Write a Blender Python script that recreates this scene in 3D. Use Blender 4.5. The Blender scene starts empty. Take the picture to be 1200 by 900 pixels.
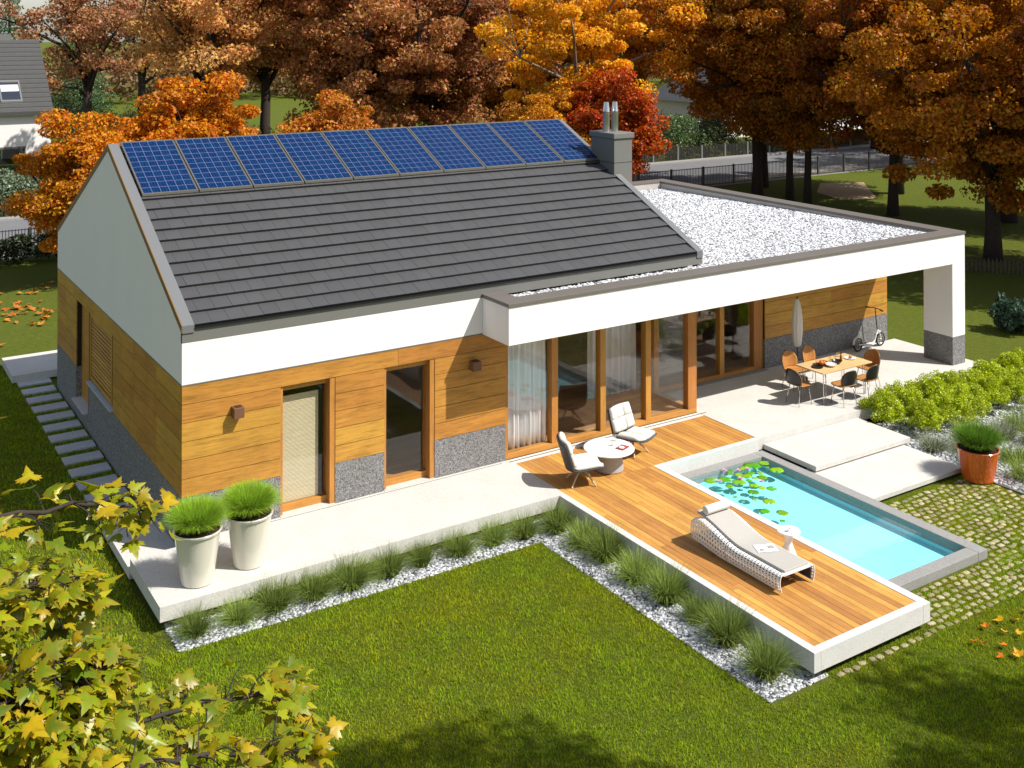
import bpy, math, random
import numpy as np
from mathutils import Vector, Matrix
R = math.radians
random.seed(7)
rng = np.random.default_rng(11)
S = bpy.context.scene
COL = S.collection

# ------------------------------------------------------------------ helpers
def lin(r, g, b):
    f = lambda c: (c/255/12.92) if c/255 <= .04045 else ((c/255+.055)/1.055)**2.4
    return (f(r), f(g), f(b), 1)

class MB:
    def __init__(s): s.v = []; s.f = []
    def add(s, vs, fs):
        o = len(s.v); s.v += [tuple(v) for v in vs]; s.f += [tuple(i+o for i in f) for f in fs]; return s
    def box(s, x0, x1, y0, y1, z0, z1):
        v = [(x0,y0,z0),(x1,y0,z0),(x1,y1,z0),(x0,y1,z0),(x0,y0,z1),(x1,y0,z1),(x1,y1,z1),(x0,y1,z1)]
        return s.add(v, [(0,3,2,1),(4,5,6,7),(0,1,5,4),(1,2,6,5),(2,3,7,6),(3,0,4,7)])
    def obox(s, m, sx, sy, sz):
        v = [m @ Vector((a*sx/2, b*sy/2, c*sz/2)) for c in (-1,1) for a, b in ((-1,-1),(1,-1),(1,1),(-1,1))]
        return s.add(v, [(0,3,2,1),(4,5,6,7),(0,1,5,4),(1,2,6,5),(2,3,7,6),(3,0,4,7)])
    def prism(s, poly, vec):
        n = len(poly); p = [Vector(q) for q in poly]; w = Vector(vec)
        vs = p + [q+w for q in p]
        nrm = Vector((0,0,0))
        for i in range(n): nrm += p[i].cross(p[(i+1) % n])
        fl = nrm.dot(w) > 0
        f = [tuple(range(n))[::-1] if fl else tuple(range(n)), tuple(range(n, 2*n)) if fl else tuple(range(2*n-1, n-1, -1))]
        for i in range(n):
            j = (i+1) % n
            f.append((i, j, j+n, i+n) if fl else (i, i+n, j+n, j))
        return s.add(vs, f)
    def tube(s, pts, r, n=6, cap=True):
        pts = [Vector(p) for p in pts]; k = len(pts)
        rr = r if isinstance(r, (list, tuple)) else [r]*k
        vs = []; up = None
        for i, p in enumerate(pts):
            t = (pts[min(i+1, k-1)] - pts[max(i-1, 0)])
            t = t.normalized() if t.length > 1e-9 else Vector((0,0,1))
            if up is None or abs(t.dot(up)) > .99: up = t.orthogonal().normalized()
            a = (up - t*up.dot(t)).normalized(); b = t.cross(a); up = a
            for j in range(n):
                q = 2*math.pi*j/n; vs.append(p + (a*math.cos(q)+b*math.sin(q))*rr[i])
        fs = []
        for i in range(k-1):
            for j in range(n):
                j2 = (j+1) % n; fs.append((i*n+j, i*n+j2, (i+1)*n+j2, (i+1)*n+j))
        if cap: fs += [tuple(range(n))[::-1], tuple(range((k-1)*n, k*n))]
        return s.add(vs, fs)
    def lathe(s, prof, c=(0,0,0), n=32, ax=None):
        k = len(prof); vs = []
        for r, z in prof:
            for j in range(n):
                q = 2*math.pi*j/n
                p = Vector((r*math.cos(q), r*math.sin(q), z))
                if ax is not None: p = ax @ p
                vs.append(p + Vector(c))
        fs = []
        for i in range(k-1):
            for j in range(n):
                j2 = (j+1) % n; fs.append((i*n+j, i*n+j2, (i+1)*n+j2, (i+1)*n+j))
        if prof[0][0] > 1e-6: fs.append(tuple(range(n))[::-1])
        if prof[-1][0] > 1e-6: fs.append(tuple(range((k-1)*n, k*n)))
        return s.add(vs, fs)
    def build(s, name, mat, parent=None, smooth=False, bevel=0, solid=0, sub=0, loc=None, rot=None):
        me = bpy.data.meshes.new(name); me.from_pydata([tuple(v) for v in s.v], [], s.f); me.update()
        o = bpy.data.objects.new(name, me); COL.objects.link(o)
        for m in (mat if isinstance(mat, (list, tuple)) else [mat]): me.materials.append(m)
        if parent: o.parent = parent
        if loc: o.location = loc
        if rot is not None: o.rotation_euler = (0,0,rot)
        if smooth:
            for p in me.polygons: p.use_smooth = True
            if smooth == 'auto':
                a = me.attributes.new('sharp_edge', 'BOOLEAN', 'EDGE')
                import bmesh
                bm = bmesh.new(); bm.from_mesh(me); bm.edges.ensure_lookup_table()
                vals = [ (len(e.link_faces) == 2 and e.calc_face_angle(0) > R(40)) for e in bm.edges]
                bm.free(); a.data.foreach_set('value', vals)
        if solid:
            m = o.modifiers.new('solid', 'SOLIDIFY'); m.thickness = solid; m.offset = 0
        if bevel:
            m = o.modifiers.new('bevel', 'BEVEL'); m.width = bevel; m.segments = 2; m.limit_method = 'ANGLE'; m.angle_limit = R(40)
        if sub:
            m = o.modifiers.new('sub', 'SUBSURF'); m.levels = sub; m.render_levels = sub
        return o

def tag(o, label=None, cat=None, group=None, kind=None):
    if label: o['label'] = label
    if cat: o['category'] = cat
    if group: o['group'] = group
    if kind: o['kind'] = kind
    return o
def thing(name, label, cat, loc=(0,0,0), rz=0, group=None):
    o = bpy.data.objects.new(name, None); COL.objects.link(o); o.empty_display_size = .2
    o.location = loc; o.rotation_euler = (0,0,rz)
    return tag(o, label, cat, group)
def dup(root, loc, rz=None, label=None, scale=None, color=None):
    r = root.copy(); COL.objects.link(r); r.location = loc
    if rz is not None: r.rotation_euler = (0,0,rz)
    if scale: r.scale = scale
    if label: r['label'] = label
    if color: r.color = color
    for ch in list(root.children):
        c = ch.copy(); COL.objects.link(c); c.parent = r
        if color: c.color = color
        for g in list(ch.children):
            d = g.copy(); COL.objects.link(d); d.parent = c
    return r
def structure(o): o['kind'] = 'structure'; return o
def stuff(o, label, cat): o['kind'] = 'stuff'; o['label'] = label; o['category'] = cat; return o

def np_mesh(name, V, F, mat, parent=None, face_attr=None, pt_attr=None, loc=None):
    """V (n,3), F (m,k) all same arity"""
    me = bpy.data.meshes.new(name); n = len(V); m, k = F.shape
    me.vertices.add(n); me.vertices.foreach_set('co', V.astype(np.float32).ravel())
    me.loops.add(m*k); me.loops.foreach_set('vertex_index', F.astype(np.int32).ravel())
    me.polygons.add(m); me.polygons.foreach_set('loop_start', np.arange(0, m*k, k, dtype=np.int32))
    me.update(calc_edges=True)
    if face_attr is not None:
        a = me.attributes.new('var', 'FLOAT', 'FACE'); a.data.foreach_set('value', face_attr.astype(np.float32))
    if pt_attr is not None:
        a = me.attributes.new('hgt', 'FLOAT', 'POINT'); a.data.foreach_set('value', pt_attr.astype(np.float32))
    o = bpy.data.objects.new(name, me); COL.objects.link(o); me.materials.append(mat)
    if parent: o.parent = parent
    if loc: o.location = loc
    return o

# ------------------------------------------------------------------ materials
class NT:
    def __init__(s, name):
        s.m = bpy.data.materials.new(name); s.m.use_nodes = True; s.t = s.m.node_tree
        s.t.nodes.clear(); s.out = s.n('ShaderNodeOutputMaterial')
    def n(s, typ, **kw):
        x = s.t.nodes.new(typ)
        for k, v in kw.items():
            if hasattr(x, k): setattr(x, k, v)
        return x
    def l(s, a, b): s.t.links.new(a, b)
    def coord(s, scale=(1,1,1), world=False, rot=(0,0,0)):
        c = s.n('ShaderNodeNewGeometry').outputs['Position'] if world else s.n('ShaderNodeTexCoord').outputs['Object']
        mp = s.n('ShaderNodeMapping'); mp.inputs['Scale'].default_value = scale; mp.inputs['Rotation'].default_value = rot
        s.l(c, mp.inputs['Vector']); return mp.outputs[0]
    def noise(s, vec, scale=5, detail=4, rough=.55, dist=0):
        x = s.n('ShaderNodeTexNoise'); x.inputs['Scale'].default_value = scale; x.inputs['Detail'].default_value = detail
        x.inputs['Roughness'].default_value = rough; x.inputs['Distortion'].default_value = dist
        s.l(vec, x.inputs['Vector']); return x.outputs['Fac']
    def ramp(s, fac, stops):
        x = s.n('ShaderNodeValToRGB'); e = x.color_ramp.elements
        while len(e) < len(stops): e.new(.5)
        for i, (p, c) in enumerate(stops): e[i].position = p; e[i].color = c if len(c) == 4 else (*c, 1)
        s.l(fac, x.inputs[0]); return x.outputs[0]
    def mix(s, fac, a, b, mode='MIX'):
        x = s.n('ShaderNodeMix'); x.data_type = 'RGBA'; x.blend_type = mode
        for i, v in ((0, fac), (6, a), (7, b)):
            if isinstance(v, (int, float)): x.inputs[i].default_value = v
            elif isinstance(v, (tuple, list)): x.inputs[i].default_value = v if len(v) == 4 else (*v, 1)
            else: s.l(v, x.inputs[i])
        return x.outputs[2]
    def math(s, op, a, b=None, c=None):
        x = s.n('ShaderNodeMath', operation=op)
        for i, v in enumerate((a, b, c)):
            if v is None: continue
            if isinstance(v, (int, float)): x.inputs[i].default_value = v
            else: s.l(v, x.inputs[i])
        return x.outputs[0]
    def hsv(s, col, h=.5, sat=1, v=1):
        x = s.n('ShaderNodeHueSaturation')
        for i, q in ((0, h), (1, sat), (2, v)):
            if isinstance(q, (int, float)): x.inputs[i].default_value = q
            else: s.l(q, x.inputs[i])
        s.l(col, x.inputs['Color']); return x.outputs[0]
    def bump(s, h, strength=.3, dist=.02):
        x = s.n('ShaderNodeBump'); x.inputs['Strength'].default_value = strength; x.inputs['Distance'].default_value = dist
        s.l(h, x.inputs['Height']); return x.outputs[0]
    def pbsdf(s, col, rough=.6, spec=.4, bump=None, metal=0, coat=0):
        b = s.n('ShaderNodeBsdfPrincipled')
        if isinstance(col, (tuple, list)): b.inputs['Base Color'].default_value = col if len(col) == 4 else (*col, 1)
        else: s.l(col, b.inputs['Base Color'])
        if isinstance(rough, (int, float)): b.inputs['Roughness'].default_value = rough
        else: s.l(rough, b.inputs['Roughness'])
        b.inputs['Specular IOR Level'].default_value = spec; b.inputs['Metallic'].default_value = metal
        b.inputs['Coat Weight'].default_value = coat
        if bump is not None: s.l(bump, b.inputs['Normal'])
        return b.outputs[0]
    def done(s, sh): s.l(sh, s.out.inputs[0]); return s.m

def plain(name, col, rough=.6, spec=.4, metal=0, var=.12, nscale=6, bump=.05, coat=0):
    t = NT(name); v = t.coord(); n = t.noise(v, nscale, 5)
    c = t.mix(n, tuple(x*(1-var) for x in col[:3]), tuple(min(1, x*(1+var)) for x in col[:3]))
    nb = t.noise(t.coord(), nscale*12, 3)
    return t.done(t.pbsdf(c, rough, spec, t.bump(nb, bump, .01) if bump else None, metal, coat))

def wood(name, col, axis='x', rough=.5, gscale=1.0, contrast=.45, island=.25, spec=.35):
    """grain stretched along axis; every board (mesh island) a little different"""
    t = NT(name); sc = {'x': (1.2,14,14), 'y': (14,1.2,14), 'z': (14,14,1.2)}[axis]
    g = t.n('ShaderNodeNewGeometry'); rnd = g.outputs['Random Per Island']
    mp = t.n('ShaderNodeMapping'); mp.inputs['Scale'].default_value = tuple(k*gscale for k in sc)
    t.l(t.n('ShaderNodeTexCoord').outputs['Object'], mp.inputs['Vector'])
    cmb = t.n('ShaderNodeCombineXYZ'); 
    for i in range(3): t.l(t.math('MULTIPLY', rnd, 37.0+11*i), cmb.inputs[i])
    t.l(cmb.outputs[0], mp.inputs['Location'])
    n1 = t.noise(mp.outputs[0], 1.0, 6, .6, 1.2); n2 = t.noise(mp.outputs[0], 5.0, 4, .6, .4)
    k = t.math('ADD', t.math('MULTIPLY', n1, .65), t.math('MULTIPLY', n2, .35))
    c = t.ramp(k, [(.3, tuple(x*(1-contrast) for x in col[:3])), (.5, col[:3]), (.72, tuple(min(1, x*(1+contrast*.55)) for x in col[:3]))])
    val = t.math('ADD', t.math('MULTIPLY', rnd, island*2), 1-island)
    hue = t.math('ADD', t.math('MULTIPLY', rnd, .02), .49)
    c = t.hsv(c, hue, 1.0, val)
    wx = t.noise(t.coord((.9,.9,.9)), 1.3, 6, .65); c = t.mix(1.0, c, t.ramp(wx, [(.32, (.80,.79,.80)), (.62, (1,1,1))]), 'MULTIPLY')
    return t.done(t.pbsdf(c, rough, spec, t.bump(k, .25, .004)))

def speckle(name, cols, scale=60, rough=.85, bump=.3, big=.15, dist=.006):
    t = NT(name); v = t.coord()
    vo = t.n('ShaderNodeTexVoronoi'); vo.inputs['Scale'].default_value = scale; t.l(v, vo.inputs['Vector'])
    bw = t.n('ShaderNodeSeparateColor'); t.l(vo.outputs['Color'], bw.inputs[0])
    c = t.ramp(bw.outputs[0], [(i/(len(cols)-1), q) for i, q in enumerate(cols)])
    n = t.noise(v, 1.7, 5); nn = t.noise(v, 9, 4)
    c = t.mix(1.0, c, t.ramp(t.math('ADD', t.math('MULTIPLY', n, .6), t.math('MULTIPLY', nn, .4)), [(.3, (1-big,)*3), (.7, (1,)*3)]), 'MULTIPLY')
    return t.done(t.pbsdf(c, rough, .3, t.bump(bw.outputs[1], bump, dist)))

def leafmat(name, transl=.35, hue=.05, vlo=.55, vhi=1.25, gloss=.03, basecol=None):
    t = NT(name); at = t.n('ShaderNodeAttribute'); at.attribute_name = 'var'
    oi = t.n('ShaderNodeObjectInfo').outputs['Color']
    if basecol:
        rg = t.n('ShaderNodeRGB'); rg.outputs[0].default_value = (*basecol[:3], 1); oi = rg.outputs[0]
    f = at.outputs['Fac']
    f2 = t.math('FRACT', t.math('MULTIPLY', f, 7.31))
    c = t.hsv(oi, t.math('ADD', t.math('MULTIPLY', f2, hue), .5-hue/2), 1.0, t.math('ADD', t.math('MULTIPLY', f, vhi-vlo), vlo))
    d = t.n('ShaderNodeBsdfDiffuse'); t.l(c, d.inputs[0])
    tr = t.n('ShaderNodeBsdfTranslucent'); t.l(t.hsv(c, .5, 1.05, 1.15), tr.inputs[0])
    gl = t.n('ShaderNodeBsdfGlossy'); gl.inputs['Roughness'].default_value = .45; gl.inputs[0].default_value = (1,1,1,1)
    m = t.n('ShaderNodeMixShader'); m.inputs[0].default_value = transl; t.l(d.outputs[0], m.inputs[1]); t.l(tr.outputs[0], m.inputs[2])
    m2 = t.n('ShaderNodeMixShader'); m2.inputs[0].default_value = gloss; t.l(m.outputs[0], m2.inputs[1]); t.l(gl.outputs[0], m2.inputs[2])
    return t.done(m2.outputs[0])

def blademat(name, base, tip, transl=.3, hue=.03, patch=None, objvar=0.0):
    t = NT(name); at = t.n('ShaderNodeAttribute'); at.attribute_name = 'hgt'; av = t.n('ShaderNodeAttribute'); av.attribute_name = 'var'
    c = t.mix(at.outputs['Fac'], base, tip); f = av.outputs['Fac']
    if patch:
        pn = t.noise(t.coord(world=True), patch[0], 4, .6); c = t.mix(t.ramp(pn, [(.42, (0,)*3), (.62, (1,)*3)]), c, t.mix(1.0, c, patch[1], 'MULTIPLY'))
    ro = t.n('ShaderNodeObjectInfo').outputs['Random']
    c = t.hsv(c, t.math('ADD', t.math('MULTIPLY', t.math('FRACT', t.math('MULTIPLY', f, 5.7)), hue), .5-hue/2), 1.0, t.math('MULTIPLY', t.math('ADD', t.math('MULTIPLY', f, .8), .6), t.math('ADD', t.math('MULTIPLY', ro, objvar*2), 1-objvar)))
    d = t.n('ShaderNodeBsdfDiffuse'); t.l(c, d.inputs[0]); tr = t.n('ShaderNodeBsdfTranslucent'); t.l(c, tr.inputs[0])
    m = t.n('ShaderNodeMixShader'); m.inputs[0].default_value = transl; t.l(d.outputs[0], m.inputs[1]); t.l(tr.outputs[0], m.inputs[2])
    return t.done(m.outputs[0])

def glassmat(name, refl=.16, power=.55, tint=(.985,.99,.985), rough=0.0):
    t = NT(name); lw = t.n('ShaderNodeLayerWeight'); lw.inputs['Blend'].default_value = .5
    fac = t.math('ADD', t.math('MULTIPLY', t.math('POWER', lw.outputs['Facing'], 2.2), power), refl)
    a = t.n('ShaderNodeBsdfTransparent'); a.inputs[0].default_value = (*tint, 1)
    g = t.n('ShaderNodeBsdfGlossy'); g.inputs['Roughness'].default_value = rough
    m = t.n('ShaderNodeMixShader'); t.l(fac, m.inputs[0]); t.l(a.outputs[0], m.inputs[1]); t.l(g.outputs[0], m.inputs[2])
    return t.done(m.outputs[0])

M = {}
def render_wall():
    t = NT('white_render'); n = t.noise(t.coord((1,1,1)), 1.1, 5, .6); s = t.noise(t.coord((5,5,.35)), 1.0, 5, .65); g = t.noise(t.coord(), 160, 3)
    c = t.mix(t.math('ADD', t.math('MULTIPLY', n, .5), t.math('MULTIPLY', s, .5)), (.74,.70,.675), (.84,.80,.785))
    return t.done(t.pbsdf(c, .88, .2, t.bump(g, .18, .004)))
M['white'] = render_wall()
M['wood_x'] = wood('wood_cladding_front', (.48,.228,.040), 'x', contrast=.50, island=.09)
M['wood_y'] = wood('wood_cladding_side', (.48,.228,.040), 'y', contrast=.50, island=.09)
M['frame'] = wood('window_frame_wood', (.47,.205,.046), 'z', contrast=.3, island=.08)
M['frame_x'] = wood('window_rail_wood', (.52,.235,.052), 'x', contrast=.3, island=.08)
M['stone'] = speckle('granite_plinth', [(.06,.06,.065),(.15,.145,.145),(.24,.23,.225),(.36,.35,.34)], 75, .8, .25)
M['joint'] = plain('dark_joint', (.035,.025,.018), .9, .1, var=.2)
M['trim'] = plain('grey_metal_trim', (.155,.155,.14), .5, .4, var=.06, nscale=2, bump=.02)
M['trim_light'] = plain('light_grey_metal_verge', (.15,.153,.155), .45, .5, var=.05, nscale=2, bump=.02)
M['bounce_brown'] = plain('bounce_brown_verge_edge', (.20,.11,.035), .6, .3, var=.1)  # brown of warm bounce light on this side put into the colour
M['capbrown'] = plain('brown_parapet_cap', (.135,.118,.10), .55, .4, var=.08, nscale=2)
M['parapet'] = plain('parapet_inner_lining', (.42,.40,.37), .7, .3, var=.06)
M['concrete'] = speckle('terrace_concrete', [(.45,.433,.395),(.56,.54,.495),(.60,.58,.535),(.645,.625,.58)], 100, .85, .15, .15)
M['concrete_grey'] = speckle('pool_coping_concrete', [(.23,.225,.215),(.29,.283,.27),(.33,.322,.305)], 90, .8, .12, .12)
M['slab'] = speckle('stepping_slab_concrete', [(.40,.40,.41),(.52,.52,.53),(.58,.58,.58)], 90, .85, .15, .15)
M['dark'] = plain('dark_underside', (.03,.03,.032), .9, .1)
M['deck'] = wood('deck_boards', (.50,.245,.058), 'y', contrast=.34, island=.22, rough=.55)
M['deckframe'] = speckle('deck_rim', [(.50,.485,.455),(.60,.585,.555),(.63,.615,.585),(.66,.645,.615)], 110, .8, .10, .12)
M['floor'] = wood('interior_wood_floor', (.42,.24,.11), 'x', contrast=.3, island=.2)
M['intwall'] = plain('interior_plaster', (.80,.77,.72), .9, .1)
M['tile'] = None
M['glass'] = glassmat('window_glass', .032, .42)
M['glass_far'] = glassmat('far_window_glass', .25, .6, (.5,.55,.6))
M['metal'] = plain('brushed_steel', (.55,.55,.53), .3, .5, metal=1, var=.06, bump=.02)
M['chrome'] = plain('thin_steel_rods', (.62,.60,.56), .25, .5, metal=1, var=.04, bump=0)
M['black'] = plain('black_plastic', (.012,.012,.013), .35, .5, var=.1, bump=0)
M['rubber'] = plain('black_rubber', (.02,.02,.02), .7, .3)
M['cream'] = plain('cream_fabric', (.66,.635,.58), .9, .15, var=.05, nscale=4, bump=.2)
M['husk'] = plain('dark_grey_shell', (.05,.05,.055), .5, .4)
M['white_gloss'] = plain('white_lacquer', (.80,.79,.77), .25, .5, var=.02, bump=0)
M['grey_gloss'] = plain('grey_lacquer', (.34,.33,.33), .4, .4, var=.04, bump=0)
M['pot'] = plain('cream_glazed_pot', (.60,.57,.48), .12, .6, var=.03, nscale=2, bump=.01, coat=.5)
M['orange_pot'] = plain('orange_glazed_pot', (.60,.115,.015), .14, .6, var=.22, nscale=2.5, bump=.02, coat=.6)
M['soil'] = plain('pot_soil', (.06,.04,.025), .95, .1, var=.3, nscale=20, bump=.4)
M['tablewood'] = wood('oak_table_top', (.66,.44,.20), 'x', contrast=.2, island=.05)
M['chairwood'] = wood('chair_veneer', (.42,.18,.045), 'y', contrast=.25, island=.08)
M['palewood'] = wood('pale_leg_wood', (.55,.43,.27), 'z', contrast=.2)
M['bark'] = plain('tree_bark', (.050,.040,.033), .95, .1, var=.45, nscale=9, bump=.6)
M['bark_pale'] = plain('pale_tree_bark', (.20,.16,.115), .95, .1, var=.35, nscale=9, bump=.6)
M['leaf'] = leafmat('autumn_leaves', gloss=.012)
M['leaf_green'] = leafmat('green_leaves', .3, .03)
def maplemat():
    """big autumn leaves: green yellow blades, browner rims on some leaves, paler veins"""
    t = NT('maple_leaf'); av = t.n('ShaderNodeAttribute'); av.attribute_name = 'var'; ah = t.n('ShaderNodeAttribute'); ah.attribute_name = 'hgt'
    f = av.outputs['Fac']; f2 = t.math('FRACT', t.math('MULTIPLY', f, 7.31)); f3 = t.math('FRACT', t.math('MULTIPLY', f, 13.7))
    c = t.ramp(f2, [(0, (.10,.17,.008)), (.4, (.225,.295,.008)), (.78, (.36,.385,.010)), (1, (.56,.38,.012))])
    n = t.noise(t.coord(), 28, 4, .6); rim = t.math('MULTIPLY', t.math('POWER', ah.outputs['Fac'], 2.0), t.math('MULTIPLY', f3, t.math('ADD', n, .35)))
    c = t.mix(rim, c, (.42,.23,.012)); c = t.hsv(c, .5, 1, t.math('ADD', t.math('MULTIPLY', n, .5), t.math('ADD', t.math('MULTIPLY', f, .45), .5)))
    d = t.n('ShaderNodeBsdfDiffuse'); t.l(c, d.inputs[0]); tr = t.n('ShaderNodeBsdfTranslucent'); t.l(t.hsv(c, .5, 1.1, 1.1), tr.inputs[0]); gl = t.n('ShaderNodeBsdfGlossy'); gl.inputs['Roughness'].default_value = .4
    m = t.n('ShaderNodeMixShader'); m.inputs[0].default_value = .42; t.l(d.outputs[0], m.inputs[1]); t.l(tr.outputs[0], m.inputs[2])
    m2 = t.n('ShaderNodeMixShader'); m2.inputs[0].default_value = .03; t.l(m.outputs[0], m2.inputs[1]); t.l(gl.outputs[0], m2.inputs[2]); return t.done(m2.outputs[0])
M['mapleleaf'] = maplemat()
M['tar'] = None

def tilemat():
    t = NT('concrete_roof_tile'); v = t.coord(); rnd = t.n('ShaderNodeNewGeometry').outputs['Random Per Island']
    n = t.noise(v, 2.2, 5, .6); n2 = t.noise(v, 40, 3)
    c = t.mix(n, (.055,.055,.057), (.072,.071,.072)); c = t.hsv(c, .5, 1, t.math('ADD', t.math('MULTIPLY', rnd, .10), .95))
    return t.done(t.pbsdf(c, .55, .45, t.bump(n2, .15, .004)))
M['tile'] = tilemat()
def pvmat():
    """blue polycrystalline cells, 6 x 10 cells with fine pale grid and busbars: object coordinates u (0..6) v (0..10)"""
    t = NT('solar_cells'); tc = t.n('ShaderNodeTexCoord').outputs['UV']; sp = t.n('ShaderNodeSeparateXYZ'); t.l(tc, sp.inputs[0])
    def line(x, freq, w):
        fr = t.math('FRACT', t.math('MULTIPLY', x, freq)); d = t.math('ABSOLUTE', t.math('SUBTRACT', fr, .5)); return t.math('GREATER_THAN', d, .5-w)
    g = t.math('MAXIMUM', line(sp.outputs[0], 6, .024), line(sp.outputs[1], 10, .024)); b = line(sp.outputs[0], 18, .035)
    vo = t.n('ShaderNodeTexVoronoi'); vo.inputs['Scale'].default_value = 26; t.l(t.coord((1,1,1)), vo.inputs['Vector'])
    sc = t.n('ShaderNodeSeparateColor'); t.l(vo.outputs['Color'], sc.inputs[0])
    c = t.mix(sc.outputs[0], (.002,.014,.058), (.004,.030,.10)); c = t.mix(t.math('MULTIPLY', b, .14), c, (.2,.25,.4)); c = t.mix(t.math('MULTIPLY', g, .55), c, (.26,.27,.44))
    return t.done(t.pbsdf(c, .25, .05, None))
M['pv'] = pvmat()
def fabric_sheer():
    t = NT('sheer_curtain'); v = t.coord((30,30,.8)); n = t.noise(v, 1, 3)
    c = t.mix(n, (.88,.87,.88), (.93,.92,.92)); d = t.n('ShaderNodeBsdfDiffuse'); t.l(c, d.inputs[0]); tr = t.n('ShaderNodeBsdfTranslucent'); t.l(c, tr.inputs[0])
    m = t.n('ShaderNodeMixShader'); m.inputs[0].default_value = .08; t.l(d.outputs[0], m.inputs[1]); t.l(tr.outputs[0], m.inputs[2]); return t.done(m.outputs[0])
M['curtain'] = fabric_sheer()
def bamboo():
    t = NT('bamboo_blind'); v = t.coord((3,3,55)); n = t.noise(v, 1, 4, .6, .8); w = t.n('ShaderNodeTexWave'); w.bands_direction = 'Z'
    w.inputs['Scale'].default_value = 14; w.inputs['Distortion'].default_value = 1.5; w.inputs['Detail'].default_value = 2; t.l(t.coord(), w.inputs['Vector'])
    c = t.mix(w.outputs['Fac'], (.44,.35,.19), (.80,.71,.50)); c = t.hsv(c, .5, 1, t.math('ADD', t.math('MULTIPLY', n, .5), .75))
    return t.done(t.pbsdf(c, .8, .2, t.bump(w.outputs['Fac'], .5, .01)))
M['bamboo'] = bamboo()
def grassground():
    t = NT('lawn_ground'); v = t.coord(world=True); n = t.noise(v, .35, 5, .6); n2 = t.noise(v, 7, 6, .7); n3 = t.noise(v, 45, 3, .7)
    c = t.mix(n, (.062,.088,.012), (.098,.118,.016)); c = t.mix(t.ramp(n2, [(.35, (0,)*3), (.68, (1,)*3)]), c, (.115,.135,.018))
    c = t.hsv(c, .5, 1, t.math('ADD', t.math('MULTIPLY', n3, 1.1), .42))
    h = t.math('ADD', n3, t.math('MULTIPLY', n2, .8))
    return t.done(t.pbsdf(c, .95, .08, t.bump(h, .7, .05)))
M['lawn'] = grassground()
M['asphalt'] = plain('asphalt', (.16,.16,.165), .9, .2, var=.15, nscale=1.5, bump=.2)
M['pave'] = plain('tan_pavement', (.33,.28,.22), .9, .2, var=.15, nscale=3, bump=.2)
M['sand'] = plain('sandy_soil', (.36,.28,.17), .95, .1, var=.25, nscale=2, bump=.3)
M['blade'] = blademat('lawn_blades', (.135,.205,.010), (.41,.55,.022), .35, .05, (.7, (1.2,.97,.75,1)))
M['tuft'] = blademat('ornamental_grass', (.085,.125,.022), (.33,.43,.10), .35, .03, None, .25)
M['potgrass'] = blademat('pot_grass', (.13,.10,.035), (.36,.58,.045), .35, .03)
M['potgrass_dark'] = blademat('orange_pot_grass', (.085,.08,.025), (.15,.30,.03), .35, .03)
M['cobble'] = None
def pebblemat(name, lo, hi, tint=(1,1,1)):
    t = NT(name); at = t.n('ShaderNodeAttribute'); at.attribute_name = 'var'
    c = t.ramp(at.outputs['Fac'], [(0, tuple(lo*k for k in tint)), (.35, tuple((lo*.4+hi*.6)*k for k in tint)), (1, tuple(hi*k for k in tint))])
    return t.done(t.pbsdf(c, .8, .3))
M['pebble'] = pebblemat('white_pebbles', .06, .66, (.98,1,1.04))
M['roofpebble'] = pebblemat('roof_pebbles', .13, .84, (.99,1,1.03))
M['pebblebed'] = speckle('pebble_bed', [(.12,.12,.12),(.35,.35,.35),(.6,.6,.6),(.75,.75,.75)], 40, .9, .6, .1, .02)
def cobble():
    t = NT('weathered_cobble'); rnd = t.n('ShaderNodeNewGeometry').outputs['Random Per Island']; n = t.noise(t.coord(), 22, 4)
    c = t.ramp(rnd, [(0, (.20,.165,.10)), (.5, (.32,.265,.165)), (1, (.44,.37,.25))]); c = t.hsv(c, .5, 1, t.math('ADD', t.math('MULTIPLY', n, .6), .7))
    return t.done(t.pbsdf(c, .9, .2, t.bump(n, .4, .01)))
M['cobble'] = cobble()
def water():
    t = NT('pool_water'); n = t.noise(t.coord(), 5, 3); bp_ = t.bump(n, .05, .02)
    lw = t.n('ShaderNodeLayerWeight'); lw.inputs['Blend'].default_value = .5
    fac = t.math('ADD', t.math('MULTIPLY', t.math('POWER', lw.outputs['Facing'], 3.5), .6), .03)
    a = t.n('ShaderNodeBsdfTransparent'); a.inputs[0].default_value = (.86,.985,.99,1)
    g = t.n('ShaderNodeBsdfGlossy'); g.inputs['Roughness'].default_value = .02; t.l(bp_, g.inputs['Normal'])
    m = t.n('ShaderNodeMixShader'); t.l(fac, m.inputs[0]); t.l(a.outputs[0], m.inputs[1]); t.l(g.outputs[0], m.inputs[2]); return t.done(m.outputs[0])
M['water'] = water()
def pooltile():
    t = NT('pool_lining'); v = t.coord(); n = t.noise(v, 3, 3)
    return t.done(t.pbsdf(t.mix(n, (.31,.84,.92), (.37,.87,.94)), .5, .3))
M['pool'] = pooltile()
M['lily'] = leafmat('lily_pad_leaf', .15, .03, .7, 1.2)
M['pinkpetal'] = plain('pink_petals', (.72,.45,.58), .6, .3, var=.1, bump=0)
M['shrubleaf'] = leafmat('golden_shrub_leaves', .35, .03, .5, 1.3, basecol=(.47,.56,.018))
M['hedgeleaf'] = leafmat('dark_hedge_leaves', .2, .03, .4, 1.3, basecol=(.03,.045,.014))
M['bushleaf'] = leafmat('bush_leaves', .25, .04, .5, 1.3)

# ------------------------------------------------------------------ dimensions
G = -.40                                   # ground level (terrace top = 0)
W = 10.73; ZB = 2.55; ZT = 3.256; ZE = 3.533; ZR = 6.058; XH = 11.5; XC = 5.80; DC = .95; XR = 19.56; DR = 1.436
SL = (ZR-ZE)/(W/2)

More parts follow.
